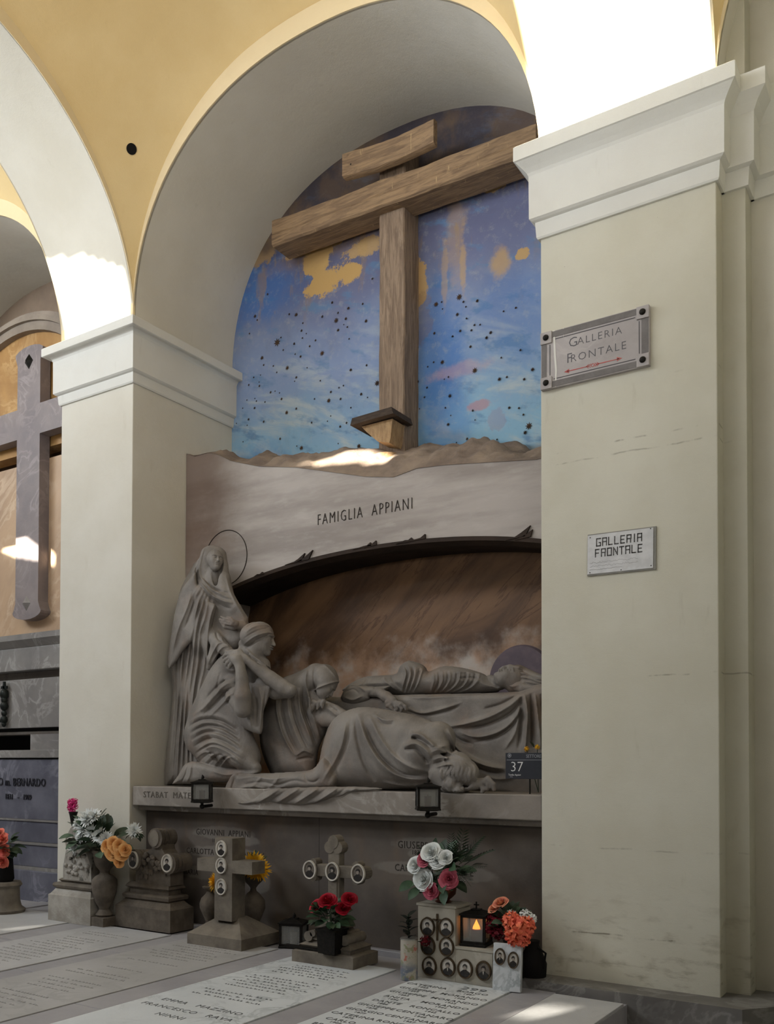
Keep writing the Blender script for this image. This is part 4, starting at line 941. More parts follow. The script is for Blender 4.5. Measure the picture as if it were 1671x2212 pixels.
# apron of cloth hanging from the far arm
g.pillow([(700, 1240), (800, 1230), (900, 1260), (880, 1360), (850, 1450), (838, 1605), (790, 1612), (700, 1570), (640, 1480), (660, 1420)], .14, .06, .05, .02)
g.folds([([(760, 1250), (790, 1400), (790, 1590)], 9, -.016), ([(800, 1250), (830, 1400), (815, 1590)], 9, .014), ([(720, 1400), (740, 1500), (750, 1580)], 9, .012), ([(860, 1260), (850, 1400), (830, 1500)], 7, -.012)])
# arms and clasped hands
g.chain([(692, 1430, .0, 62), (690, 1330, -.02, 60), (684, 1200, -.01, 46), (672, 1110, .0, 37)], .012)
g.chain([(1060, 1285, .18, 44), (1000, 1262, .17, 58), (900, 1190, .13, 52), (800, 1110, .09, 43), (720, 1040, .05, 36)], .012)
g.chain([(1040, 1300, .2, 42), (940, 1290, .22, 60), (860, 1240, .2, 70)], .03)
g.chain([(672, 1110, .0, 36), (650, 1050, .0, 42), (620, 1035, .01, 34)], .012)
for a in (((590, 1005), (560, 1012), (540, 1030)), ((590, 1030), (560, 1048), (548, 1062)), ((595, 1055), (570, 1075), (565, 1090)), ((610, 1075), (590, 1098), (588, 1108)), ((640, 1010), (610, 985), (570, 990))): g.chain([(630, 1035, .0, 24)]+[(*p, .03, 15-2*i) for i, p in enumerate(a)], .005)
g.chain([(720, 1040, .05, 34), (660, 1005, .03, 36), (600, 1000, .05, 26)], .01)
for a in ((560, 1000), (548, 1015), (560, 985)): g.chain([(610, 1000, .05, 18), (*a, .06, 11)], .004)
# neck, head, cloth round the head
g.chain([(800, 960, .2, 75), (770, 1040, .2, 88), (840, 1090, .22, 60)], .03)
hc = g.pt((822, 895), .2)
FACES.append((g.O+g.u*(hc[0]+.012)+g.w*hc[2]+np.array([0, 0, hc[1]]), (.95, -.10, -.28), (.05, 1, 0), .30))
P_ = g.head(hc-np.array([.02, 0, 0]), (.95, -.10, -.28), (.05, 1, 0), .285)
for c_, r in (((.0, .18, -.02), (.36, .33, .44)), ((0, .10, -.20), (.34, .34, .33))):
    f_ = np.array((.95, -.10, -.28)); f_ /= np.linalg.norm(f_); u_ = np.array((.05, 1, 0)); u_ = u_-f_*(u_@f_); u_ /= np.linalg.norm(u_)
    g.ell(P_(*c_), tuple(np.array(r)*.30), np.array([np.cross(f_, u_), u_, f_]), .01)
g.chain([(700, 930, .19, 42), (720, 990, .2, 60), (760, 1050, .2, 50)], .03)
g.folds([([(960, 845), (880, 850), (780, 890), (690, 955)], 7, .012), ([(955, 820), (870, 820), (770, 860), (690, 915)], 6, -.009), ([(940, 795), (860, 790), (770, 820), (700, 870)], 7, .010), ([(900, 775), (830, 765), (760, 790), (705, 835)], 6, -.008), ([(960, 868), (890, 880), (800, 915), (700, 985)], 7, -.014), ([(690, 960), (760, 1030), (850, 1090), (930, 1120)], 10, .016), ([(680, 990), (740, 1050), (830, 1110)], 8, -.014)])
g.mesh('kneeling_headscarf_woman_statue', M_STAT, None, 'carved marble woman kneeling in profile with wrapped headcloth and hands clasped at her shoulder', 'statue')
# --- hooded mourner bowed over the bier ---
g = Fig((1100, 1500), .46, (780, 1020), (1560, 2010), .0058, k1, (.34, .3))
g.pillow([(1180, 1110), (1080, 1160), (990, 1195), (905, 1290), (850, 1400), (822, 1560), (830, 1720), (880, 1870), (945, 1960), (1100, 1965), (1230, 1960), (1270, 1740), (1330, 1600), (1330, 1520), (1240, 1440), (1205, 1330), (1260, 1200)], .48, .2, .16)
g.chain([(1255, 1170, .44, 92), (1320, 1185, .42, 96), (1355, 1200, .41, 70)], .03)
g.chain([(1210, 1220, .44, 90), (1150, 1330, .46, 100)], .05)
hc = g.pt((1345, 1260), .36)
g.ell(g.pt((1360, 1310), .33), (.12, .075, .12), None, .01, True)
g.head(hc+np.array([-.02, .01, .03]), (.72, -.68, -.2), (.7, .72, 0), .23)
g.chain([(1230, 1330, .4, 40), (1300, 1390, .36, 36), (1400, 1440, .34, 42), (1470, 1480, .34, 40)], .015)
for a in (((1250, 1380), (1235, 1400), (1230, 1425)), ((1280, 1375), (1270, 1400), (1262, 1425)), ((1310, 1370), (1300, 1395), (1300, 1415)), ((1235, 1370), (1225, 1385))): g.chain([(1290, 1390, .3, 22)]+[(*p, .28, 14-2*i) for i, p in enumerate(a)], .005)
g.chain([(1240, 1460, .38, 60), (1330, 1500, .36, 60), (1420, 1520, .36, 50)], .03)
g.fan([(950, 1340), (960, 1480), (1010, 1650), (1090, 1790)], [(1190, 1250), (1200, 1420), (1250, 1560), (1290, 1680)], 4, 13, .022, 1.1, jit=.4)
g.folds([([(1185, 1120), (1170, 1220), (1190, 1330), (1215, 1400)], 9, .016), ([(1240, 1110), (1230, 1200), (1250, 1290)], 8, -.012), ([(1090, 1790), (1160, 1750), (1230, 1780)], 10, .02), ([(1100, 1820), (1180, 1800), (1230, 1810)], 9, -.018), ([(1300, 1090), (1360, 1140), (1420, 1215)], 8, .008), ([(1215, 1300), (1300, 1265), (1380, 1235), (1440, 1215)], 7, .018), ([(840, 1500), (850, 1700), (900, 1880)], 14, .010), ([(1350, 1400), (1420, 1460)], 6, -.012), ([(1330, 1430), (1400, 1490)], 6, .010)])
g.mesh('hooded_mourner_statue', M_STAT, None, 'carved marble mourner with hood pulled low, bowed behind the kneeling woman over the bier', 'statue')
# --- woman lying face down along the ledge ---
g = Fig((350, 1000), .24, (-820, 520), (1300, 1260), .0058, k2, (.36, .34))
g.pillow([(-60, 1085), (-30, 960), (-10, 860), (40, 720), (120, 640), (230, 600), (330, 596), (480, 618), (640, 650), (760, 690), (850, 740), (900, 830), (930, 920), (1000, 950), (1080, 990), (1110, 1050), (1100, 1130), (1020, 1190), (860, 1190), (700, 1185), (400, 1190), (200, 1190), (20, 1190)], .3, .24, .2)
g.pillow([(-760, 1300), (-730, 1220), (-680, 1110), (-640, 1058), (-560, 1060), (-440, 1072), (-300, 1066), (-200, 1060), (-80, 1040), (0, 960), (90, 1080), (60, 1190), (-150, 1200), (-350, 1205), (-560, 1225), (-680, 1262)], .16, .13, .08, .04)
g.chain([(820, 820, .2, 120), (700, 930, .16, 130)], .05)
g.chain([(880, 1010, .17, 90), (950, 1045, .13, 122), (1020, 1075, .12, 92)], .03)
g.chain([(840, 1080, .1, 80), (900, 1150, .08, 62), (960, 1190, .06, 40)], .03)
g.chain([(700, 900, .1, 90), (820, 930, .12, 90)], .04)
g.chain([(860, 1150, .12, 42), (960, 1180, .08, 36), (1080, 1150, .08, 36), (1150, 1140, .1, 34)], .02)
for a in (((1170, 1120), (1200, 1130), (1200, 1170)), ((1150, 1130), (1185, 1150), (1175, 1185)), ((1130, 1150), (1150, 1185), (1140, 1205)), ((1180, 1110), (1220, 1150), (1225, 1190))): g.chain([(1140, 1140, .1, 24)]+[(*p, .08, 17-2*i) for i, p in enumerate(a)], .005)
g.folds([([(245, 640), (290, 800), (370, 950), (480, 1060), (620, 1110), (760, 1115)], 22, .032), ([(320, 650), (400, 820), (500, 950), (620, 1030), (750, 1060)], 18, .024), ([(280, 700), (340, 850), (430, 980), (560, 1075), (700, 1090)], 14, -.026), ([(225, 640), (240, 820), (290, 1000), (370, 1130)], 16, -.022), ([(200, 660), (150, 900), (30, 1150)], 16, -.018), ([(160, 700), (120, 900), (-10, 1140)], 12, .014), ([(350, 640), (420, 690), (520, 690)], 10, .014), ([(370, 660), (430, 720), (500, 720)], 9, -.012), ([(610, 790), (680, 800), (740, 850), (800, 890), (900, 860)], 15, .028), ([(620, 815), (690, 840), (760, 890)], 13, -.034), ([(560, 885), (640, 862), (710, 900), (760, 960)], 15, .026), ([(570, 905), (640, 895), (700, 950), (740, 1000)], 13, -.032), ([(880, 750), (930, 850), (940, 920)], 12, .016), ([(850, 760), (900, 860), (910, 930)], 10, -.014), ([(420, 1130), (560, 1160), (740, 1150)], 12, .016), ([(400, 1160), (560, 1182), (740, 1170)], 9, -.012)])
# wavy hair: strands laid over the head and trailing onto the ledge
def hair_Y(x, y):
    best = .5
    for cx_, cy_, Yc, r in ((880, 1010, .17, 90), (950, 1045, .13, 122), (1020, 1075, .12, 92), (840, 1080, .1, 80), (900, 1150, .08, 62), (960, 1190, .06, 40)):
        q = r*r-(x-cx_)**2-(y-cy_)**2
        if q > 0: best = min(best, Yc-1.0*math.sqrt(q)*g.px-.012)
    return best if best < .5 else .12
for i in list(range(0, 17, 2))+list(range(1, 17, 2)):
    f = i/16; R0 = .6+.25*math.sin(i*.9); pts = []
    A_ = np.array([(800+60*f, 960-25*math.sin(f*3)), (860+150*f, 930+40*f), (860+215*f, 1010+25*f), (850+235*f, 1090+15*f), (865+190*f, 1150), (880+150*f, 1200)])
    for n_, q in enumerate(catmull(list(A_), 5)):
        x = q[0]+9*math.sin(n_*.75+R0); y = q[1]+4*math.cos(n_*.6+R0); pts.append((x, y, hair_Y(x, y)-(.004 if i % 2 == 0 else .030), (11 if i % 2 == 0 else 9) if n_ > 1 else 5))
    g.chain(pts, .004, sub=(i % 2 == 1))
for i in range(6): g.folds([([(740+i*8, 900+i*26), (800+i*10, 880+i*26), (860+i*8, 900+i*22)], 7, .012 if i % 2 else -.012)])
g.folds([([(-600, 1110), (-480, 1090), (-350, 1110), (-220, 1085)], 13, .014), ([(-560, 1150), (-430, 1130), (-320, 1150), (-200, 1120), (-100, 1140)], 12, -.014), ([(-620, 1190), (-500, 1160), (-380, 1185), (-250, 1160)], 12, .014), ([(-460, 1200), (-360, 1170), (-240, 1190)], 9, -.010), ([(-300, 1075), (-330, 1130), (-400, 1190)], 12, .010), ([(-420, 1080), (-470, 1140), (-540, 1200)], 12, .010)])
g.folds([([(-700, 1180), (-650, 1100), (-600, 1070)], 14, .018), ([(-620, 1100), (-640, 1180), (-600, 1240)], 12, -.022), ([(-130, 1060), (-110, 1120), (-60, 1130), (-20, 1100)], 9, -.012)])
g.mesh('prostrate_woman_statue', M_STAT, None, 'carved marble woman lying face down along the ledge with wavy loose hair and gown', 'statue')
# --- cloth spilling over the edge of the ledge ---
g = Fig((-230, 1230), .03, (-820, 1120), (520, 1330), .0055, k2, (.12, .2))
g.pillow([(-500, 1250), (-430, 1200), (-300, 1180), (-100, 1172), (120, 1168), (330, 1172), (420, 1185), (300, 1200), (180, 1205), (120, 1235), (-20, 1275), (-140, 1300), (-280, 1295), (-400, 1280), (-560, 1300), (-640, 1290)], .03, .055, .05, .01)
for i in range(9):
    x = -420+i*68; s_ = -1 if i % 2 else 1
    g.folds([([(x+110, 1172), (x+70, 1200), (x+10, 1240), (x-70, 1290)], 11, .016*s_+.003)])
g.mesh('spilling_cloth', M_STAT, tomb)
# --- bier and its hanging cloth ---
g = Fig((1080, 800), .66, (-150, 430), (1700, 1290), .0058, k2, (.55, .34))
g.pillow([(-90, 520), (300, 520), (560, 505), (900, 498), (1250, 490), (1400, 480), (1640, 470), (1660, 1230), (1300, 1235), (1000, 1200), (700, 1150), (300, 900), (-60, 760)], .76, .16, .06)
g.folds([([(560, 512), (700, 530), (900, 520), (1200, 505)], 9, .012), ([(600, 600), (700, 640), (850, 610), (1000, 560)], 11, .014), ([(600, 625), (720, 655), (860, 632), (980, 590)], 9, -.014), ([(1440, 495), (1330, 590), (1180, 670), (1000, 720), (880, 735)], 15, .026), ([(1440, 530), (1340, 640), (1180, 720), (1000, 755)], 13, -.026), ([(1420, 490), (1280, 570), (1150, 610)], 10, -.016), ([(1450, 520), (1370, 680), (1260, 770), (1100, 810), (960, 770)], 13, .022), ([(1440, 600), (1360, 720), (1240, 810), (1080, 850)], 11, -.016), ([(900, 760), (980, 830), (1080, 865)], 14, -.028), ([(885, 740), (950, 880), (1060, 970), (1180, 1020), (1310, 1040)], 17, .036), ([(930, 870), (1040, 990), (1180, 1055), (1300, 1070)], 14, -.03), ([(1440, 495), (1460, 650), (1450, 820), (1440, 950)], 14, .032), ([(1415, 520), (1420, 700), (1400, 900)], 12, -.028), ([(1490, 495), (1500, 700), (1500, 900)], 11, -.032), ([(1515, 495), (1540, 700), (1560, 900)], 11, .028), ([(1560, 500), (1590, 700), (1620, 900)], 11, -.028), ([(1400, 560), (1380, 760), (1300, 900)], 12, .016), ([(1380, 1100), (1240, 1110), (1150, 1080)], 16, .018)])
g.chain([(1375, 1185, .34, 40), (1460, 1205, .34, 42), (1640, 1220, .36, 46)], .015); g.chain([(1372, 1165, .28, 17)], .012, sub=True)
g.mesh('draped_bier', M_STAT, None, 'carved marble bier hung with a heavy swagged cloth, behind the prostrate woman', 'bier')
# --- dead man on the bier ---
g = Fig((900, 400), .80, (60, 150), (1720, 680), .0058, k2, (.36, .26))
g.pillow([(130, 470), (180, 430), (260, 388), (330, 370), (430, 366), (520, 352), (548, 300), (600, 262), (665, 270), (725, 300), (755, 338), (830, 306), (900, 298), (990, 310), (1080, 330), (1160, 360), (1190, 400), (1240, 430), (1260, 480), (1100, 500), (900, 505), (720, 508), (590, 512), (480, 500), (300, 500), (180, 500)], .82, .17, .11)
g.fan([(560, 300), (590, 360), (575, 430), (560, 500)], [(720, 320), (700, 380), (680, 440), (640, 500)], 4, 10, .014, 1.1, jit=.4)
g.fan([(790, 330), (800, 400), (790, 450), (770, 500)], [(1120, 350), (1100, 420), (1040, 470), (930, 500)], 6, 9, .014, 1.1, jit=.6)
g.folds([([(930, 360), (1020, 350), (1100, 360), (1170, 370)], 9, .014), ([(960, 400), (1040, 390), (1130, 400)], 8, -.012), ([(330, 370), (310, 410), (290, 450)], 8, -.014), ([(480, 370), (520, 430), (590, 490)], 10, -.014), ([(430, 370), (460, 430), (540, 490)], 9, .010)])
g.chain([(1200, 410, .78, 48), (1270, 425, .78, 44)], .03)
hc = g.pt((1345, 395), .78)
FACES.append((g.O+g.u*hc[0]+g.w*(hc[2]-.03)+np.array([0, 0, hc[1]]), (-.25, .95, -.3), (1, .25, 0), .27))
g.head(hc, (-.25, .95, -.3), (1, .25, 0), .27)
g.chain([(1290, 330, .74, 26), (1340, 318, .74, 30), (1400, 320, .74, 24)], .02)
g.chain([(1250, 400, .74, 30), (1270, 360, .72, 22)], .015)
g.chain([(1400, 350, .8, 60), (1470, 390, .78, 62), (1560, 420, .76, 55), (1680, 440, .76, 50)], .02)
g.chain([(1380, 430, .74, 40), (1440, 455, .72, 36), (1560, 460, .72, 34)], .02)
for i in range(7): g.folds([([(1360+i*12, 330+i*16), (1430+i*14, 345+i*17), (1500+i*14, 380+i*14), (1600, 400+i*10)], 7, .012 if i % 2 else -.012)])
g.folds([([(1240, 470), (1300, 440), (1350, 455), (1400, 440)], 7, .010)])
# ruffled sleeve and the hand that hangs over the edge
g.pillow([(120, 520), (160, 455), (260, 440), (380, 445), (475, 440), (440, 475), (380, 490), (330, 515), (320, 545), (220, 575), (140, 560)], .64, .06, .05, .02)
g.chain([(340, 495, .64, 26), (400, 490, .6, 34), (450, 520, .57, 40), (500, 555, .55, 36)], .012)
for a in (((470, 580), (485, 600), (500, 615)), ((520, 590), (525, 610), (515, 622)), ((545, 585), (560, 605), (555, 622)), ((560, 570), (585, 590), (590, 610)), ((450, 560), (455, 585), (480, 595))): g.chain([(500, 560, .54, 24)]+[(*p, .52, 14-2*i) for i, p in enumerate(a)], .005)
g.folds([([(170, 470), (220, 450), (280, 470), (320, 500)], 8, .014), ([(160, 500), (230, 480), (270, 510)], 7, -.012), ([(170, 540), (230, 555), (300, 525)], 8, .012), ([(380, 455), (375, 480)], 7, -.010)])
g.mesh('dead_man_statue', M_STAT, None, 'carved marble dead man stretched on the bier under a clinging shroud, before the round halo', 'statue')

# faces cut finer, each a part of its statue
for st_name, (fcw, f_, up_, H_) in zip(('standing_veiled_woman_statue', 'kneeling_headscarf_woman_statue', 'dead_man_statue'), FACES):
    par = bpy.data.objects[st_name]; g = Fig.__new__(Fig); g.fr = k1; g.O = np.array(fcw); g.Y = g.O[1]
    w = g.O-EYE; w[2] = 0; g.w = w/np.linalg.norm(w); g.u = np.array([g.w[1], -g.w[0], 0]); g.v = np.array([0, 0, 1.]); g.sh = 0.0; g.px = .001; g.vox = .0030
    g.us = np.arange(-.18, .18, g.vox, dtype=np.float32); g.vs = np.arange(-.19, .19, g.vox, dtype=np.float32); g.ws = np.arange(-.18, .18, g.vox, dtype=np.float32); g.D = np.full((len(g.us), len(g.vs), len(g.ws)), 1.0, np.float32)
    g.head(np.zeros(3), f_, up_, H_)
    o = g.mesh('face', M_STAT, None); o.parent = par; o.location = Vector(g.O)-par.location
# ================= things on the graves =================
def rel(o, L): o.data.transform(Matrix.Translation(-Vector(L))); return o
M_PORC = simple('portrait_porcelain', (206, 200, 190), (186, 180, 170), 40, .25, 0, spec=.5)
M_PORD = simple('brown_portrait_ground', (120, 112, 102), (98, 90, 82), 60, .3, 0, spec=.5)
M_COAT = simple('portrait_dark_coat', (34, 32, 31), (48, 45, 43), 60, .3, 0, spec=.5)
M_FACE = simple('portrait_grey_face', (158, 148, 138), (136, 126, 116), 90, .3, 0, spec=.5)
M_RIM = simple('pale_oval_rim', (206, 201, 190), (186, 180, 170), 20, .5, .001); M_BRZ = simple('bronze_rim', (92, 76, 56), (66, 56, 44), 30, .45, .001, 80, .5)
def oval(rx, rz, n=24, cx=0, cz=0): return [(cx+rx*math.cos(2*math.pi*i/n), cz+rz*math.sin(2*math.pi*i/n)) for i in range(n)]
def medallion(par, L, x, y, z, rx, rz, rim=None, ground=None, kind=0):
    """oval enamel portrait facing -Y; par is the part or thing it is fixed on"""
    mb = MB(); n = 28; a = oval(rx, rz, n); b = oval(rx*.80, rz*.84, n)
    vs = [(x+p[0], y, z+p[1]) for p in a]+[(x+p[0]*.97, y-.014, z+p[1]*.97) for p in a]+[(x+p[0], y-.012, z+p[1]) for p in b]+[(x+p[0], y-.001, z+p[1]) for p in b]
    mb.add(vs, [(k*n+i, k*n+(i+1) % n, ((k+1) % 4)*n+(i+1) % n, ((k+1) % 4)*n+i) for k in range(4) for i in range(n)])
    fr = rel(mb.build('portrait_frame', rim or M_RIM, par, 50), L)
    mb = MB(); o = oval(rx*.82, rz*.86, n); vs = [(x, y-.008, z)]+[(x+p[0], y-.003, z+p[1]) for p in o]; mb.add(vs, [(0, i+1, (i+1) % n+1) for i in range(n)])
    rel(mb.build('porcelain', ground or M_PORC, fr, 60), L)
    mb = MB(); w = rx*.62
    sh = [(x-w, z-rz*.55), (x-w*.9, z-rz*.30), (x-w*.45, z-rz*.14), (x-w*.2, z-rz*.05), (x+w*.2, z-rz*.05), (x+w*.45, z-rz*.14), (x+w*.9, z-rz*.30), (x+w, z-rz*.55), (x+w*.6, z-rz*.74), (x, z-rz*.80), (x-w*.6, z-rz*.74)]
    mb.prism(sh, 1, y-.0100, y-.004); rel(mb.build('portrait_coat', M_COAT, fr), L)
    rel(MB().prism(oval(rx*.21, rz*.24, 14, x, z+rz*.16), 1, y-.0115, y-.006).build('portrait_face', M_FACE, fr), L)
    hr = [(x-rx*.24, z+rz*.12), (x-rx*.27, z+rz*.34), (x-rx*.1, z+rz*.48), (x+rx*.12, z+rz*.48), (x+rx*.27, z+rz*.32), (x+rx*.23, z+rz*.12), (x+rx*.17, z+rz*.28), (x-rx*.15, z+rz*.30)]
    if kind == 1: hr = [(x-rx*.3, z-rz*.02), (x-rx*.33, z+rz*.34), (x-rx*.12, z+rz*.5), (x+rx*.15, z+rz*.5), (x+rx*.33, z+rz*.32), (x+rx*.3, z-rz*.02), (x+rx*.17, z+rz*.24), (x-rx*.15, z+rz*.26)]
    mb = MB(); mb.prism(hr[:6]+hr[6:], 1, y-.0125, y-.006); rel(mb.build('portrait_hair', M_COAT, fr), L)
    if kind == 2: rel(MB().prism([(x-rx*.08, z-rz*.1), (x+rx*.08, z-rz*.1), (x, z-rz*.42)], 1, y-.0112, y-.008).build('portrait_shirt', M_PORC, fr), L)
    return fr
# ---- flower makers ----
def petal_grid(mb, f, nu=4, nv=4):
    n0 = len(mb.v); vs = [f(i/nu, j/nv) for j in range(nv+1) for i in range(nu+1)]
    mb.add(vs, [(j*(nu+1)+i, j*(nu+1)+i+1, (j+1)*(nu+1)+i+1, (j+1)*(nu+1)+i) for j in range(nv) for i in range(nu)])
def rose_mb(seed=1, open_=1.0):
    R_ = random.Random(seed); mb = MB()
    for k in range(24):
        t_ = k/23; a0 = k*2.39996; r = (.10+.80*t_)*open_; h = .95-.42*t_; curl = .05+.30*t_; w = 1.35-.55*t_
        wob = R_.uniform(-.05, .05)
        def f(u, v):
            q = 2*u-1; edge = v**3; a = a0+q*w*(.30+.70*math.sin(min(1, v*1.1+.1)*math.pi/2))
            rr = r*(.18+.82*math.sin(min(1.0, v*1.15)*math.pi/2))+curl*edge+.02*math.sin(q*5)*v
            return (rr*math.cos(a), rr*math.sin(a), h*v*(1-.10*q*q)-curl*.55*edge+wob-.38)
        petal_grid(mb, f, 6, 5)
    mb.ball((0, 0, .1), .12, (.12, .12, .38), 1); return mb
def mum_mb(seed=1, layers=((.2, 9, 1.25), (.5, 13, 1.0), (.8, 16, .65), (1.0, 18, .30)), w=.14):
    R_ = random.Random(seed); mb = MB()
    for r, n, el in layers:
        for k in range(n):
            a = 2*math.pi*(k+R_.random()*.5)/n; e_ = el+R_.uniform(-.15, .15); L_ = (.75+.25*r)*R_.uniform(.85, 1.1)
            d = Vector((math.cos(a)*math.cos(e_), math.sin(a)*math.cos(e_), math.sin(e_))); s_ = Vector((-math.sin(a), math.cos(a), 0)); c_ = Vector((0, 0, .05))
            p1, p2 = d*L_*.5+Vector((0, 0, .06)), d*L_
            mb.add([tuple(s_*w*.4), tuple(-s_*w*.4), tuple(p1+s_*w), tuple(p1-s_*w), tuple(p1-c_), tuple(p2-c_*.5)], [(0, 1, 4), (0, 4, 2), (1, 3, 4), (2, 4, 5), (4, 3, 5)])
    mb.ball((0, 0, .05), .18, sub=1); return mb
def ruffle_mb(seed=1, n=26):
    R_ = random.Random(seed); mb = MB()
    for k in range(n):
        z_ = 1-1.7*(k+.5)/n; a = k*2.39996; rxy = math.sqrt(max(0, 1-z_*z_)); d = Vector((rxy*math.cos(a), rxy*math.sin(a), z_)); t1 = d.orthogonal().normalized(); t2 = d.cross(t1); ph = R_.random()*6; ro = R_.random()*3
        t1, t2 = t1*math.cos(ro)+t2*math.sin(ro), t2*math.cos(ro)-t1*math.sin(ro)
        def f(u, v):
            aa = (u-.5)*2.6; rr = v*.52; w_ = .12*v*math.sin(u*14+ph)
            return tuple(d*(.55+.42*(1-(v*.8)**2)*.4+.36*v+w_)+t1*(math.sin(aa)*rr)+t2*(math.cos(aa)*rr*.8-.2))
        petal_grid(mb, f, 8, 2)
    mb.ball((0, 0, 0), .6, sub=1); return mb
def leaf_mb(w=.32, curl=.25, n=5):
    mb = MB(); vs = []
    for i in range(n+1):
        t_ = i/n; ww = w*max(0, math.sin(math.pi*min(1, t_*.92+.06)))**.8; z = -curl*t_*t_
        vs += [(-ww, t_, z+ww*.25), (0, t_, z), (ww, t_, z+ww*.25)]
    return mb.add(vs, [(i*3+k, i*3+k+1, (i+1)*3+k+1, (i+1)*3+k) for i in range(n) for k in (0, 1)])
def frond_mb(n=9):
    mb = MB(); mb.tube([(0, 0, 0), (0, .5, -.04), (0, 1, -.2)], [.012, .01, .004], 4)
    for i in range(n):
        t_ = .12+.85*i/n; y = t_; z = -.2*t_*t_; L_ = .34*(1-t_*.6)
        for s_ in (-1, 1): mb.add([(0, y, z), (s_*L_*.5, y+L_*.5, z+.02), (s_*L_, y+L_*.75, z-.03), (s_*L_*.45, y+L_*.22, z)], [(0, 1, 2, 3)])
    return mb
def petal_mat(name, c1, c2): return simple(name, c1, c2, 18, .6, .001, 90, spec=.2)
M_LEAF = simple('dark_green_leaf', (50, 66, 46), (34, 48, 34), 14, .5, .001, spec=.3); M_LEAF2 = simple('grey_green_leaf', (84, 104, 84), (60, 80, 62), 14, .5, .001, spec=.3)
FM = {}
def fmesh(key, fn, mat):
    k = (key, mat.name)
    if k not in FM:
        mb = fn(); me = bpy.data.meshes.new(key); me.from_pydata(mb.v, [], mb.f); me.materials.append(mat); me.polygons.foreach_set('use_smooth', [True]*len(me.polygons)); FM[k] = me
    return FM[k]
def put(name, me, par, L, p, d, size, spin=None):
    o = bpy.data.objects.new(name, me); COL.objects.link(o); o.parent = par; q = Vector(d).to_track_quat('Z', 'Y')
    o.location = Vector(p)-Vector(L); o.rotation_mode = 'QUATERNION'; o.rotation_quaternion = q @ Matrix.Rotation(spin if spin is not None else random.random()*6.28, 4, 'Z').to_quaternion(); o.scale = (size,)*3; return o
def putleaf(name, me, par, L, p, d, size, up=(0, 0, 1)):
    o = bpy.data.objects.new(name, me); COL.objects.link(o); o.parent = par; y = Vector(d).normalized(); x = y.cross(Vector(up)); x = x.normalized() if x.length > .01 else Vector((1, 0, 0)); z = x.cross(y)
    M_ = Matrix((x, y, z)).transposed().to_4x4(); M_.translation = Vector(p)-Vector(L); M_ = M_ @ Matrix.Diagonal((size, size, size, 1)); o.matrix_local = M_; return o
def foliage(par, L, c_, n, r, size, mats, kinds=('leaf',), up=.3, spread=1.0, fwd=0.0):
    for i in range(n):
        a = 2*math.pi*i*.618+random.random()*.5; e_ = random.uniform(-.5, 1.2)*spread+up; d = Vector((math.cos(a)*math.cos(e_), math.sin(a)*math.cos(e_)-fwd, math.sin(e_)))
        kd = kinds[i % len(kinds)]; mt = mats[i % len(mats)]
        me = fmesh(kd, {'leaf': leaf_mb, 'frond': frond_mb, 'blade': lambda: leaf_mb(.12, .35, 5)}[kd], mt)
        putleaf({'leaf': 'leaf', 'frond': 'fern_frond', 'blade': 'leaf_blade'}[kd], me, par, L, Vector(c_)+d*r*random.uniform(.3, .8), d, size*random.uniform(.75, 1.2), (random.uniform(-.4, .4), -.5+random.uniform(-.3, .3), 1))
def fdir(p, c_, fw=.5): d = (Vector(p)-Vector(c_)).normalized()+Vector((.1, -fw, .25)); return d.normalized()
M_WH = petal_mat('white_petals', (236, 238, 236), (216, 220, 216)); M_OR = petal_mat('peach_orange_petals', (236, 186, 122), (218, 154, 90)); M_YE = petal_mat('bright_yellow_petals', (238, 190, 50), (222, 160, 30))
M_RD = petal_mat('deep_red_petals', (176, 22, 44), (128, 12, 30)); M_PK = petal_mat('dusty_pink_petals', (206, 112, 128), (176, 80, 98)); M_CO = petal_mat('orange_coral_petals', (240, 140, 100), (230, 100, 84)); M_MG = petal_mat('magenta_petals', (226, 74, 144), (196, 44, 112)); M_DR = petal_mat('crimson_petals', (118, 20, 36), (84, 12, 24)); M_PY = petal_mat('pink_yellow_petals', (238, 178, 140), (232, 140, 120)); M_CR = petal_mat('cream_petals', (226, 214, 186), (206, 190, 160))
ROSE = lambda: rose_mb(3)
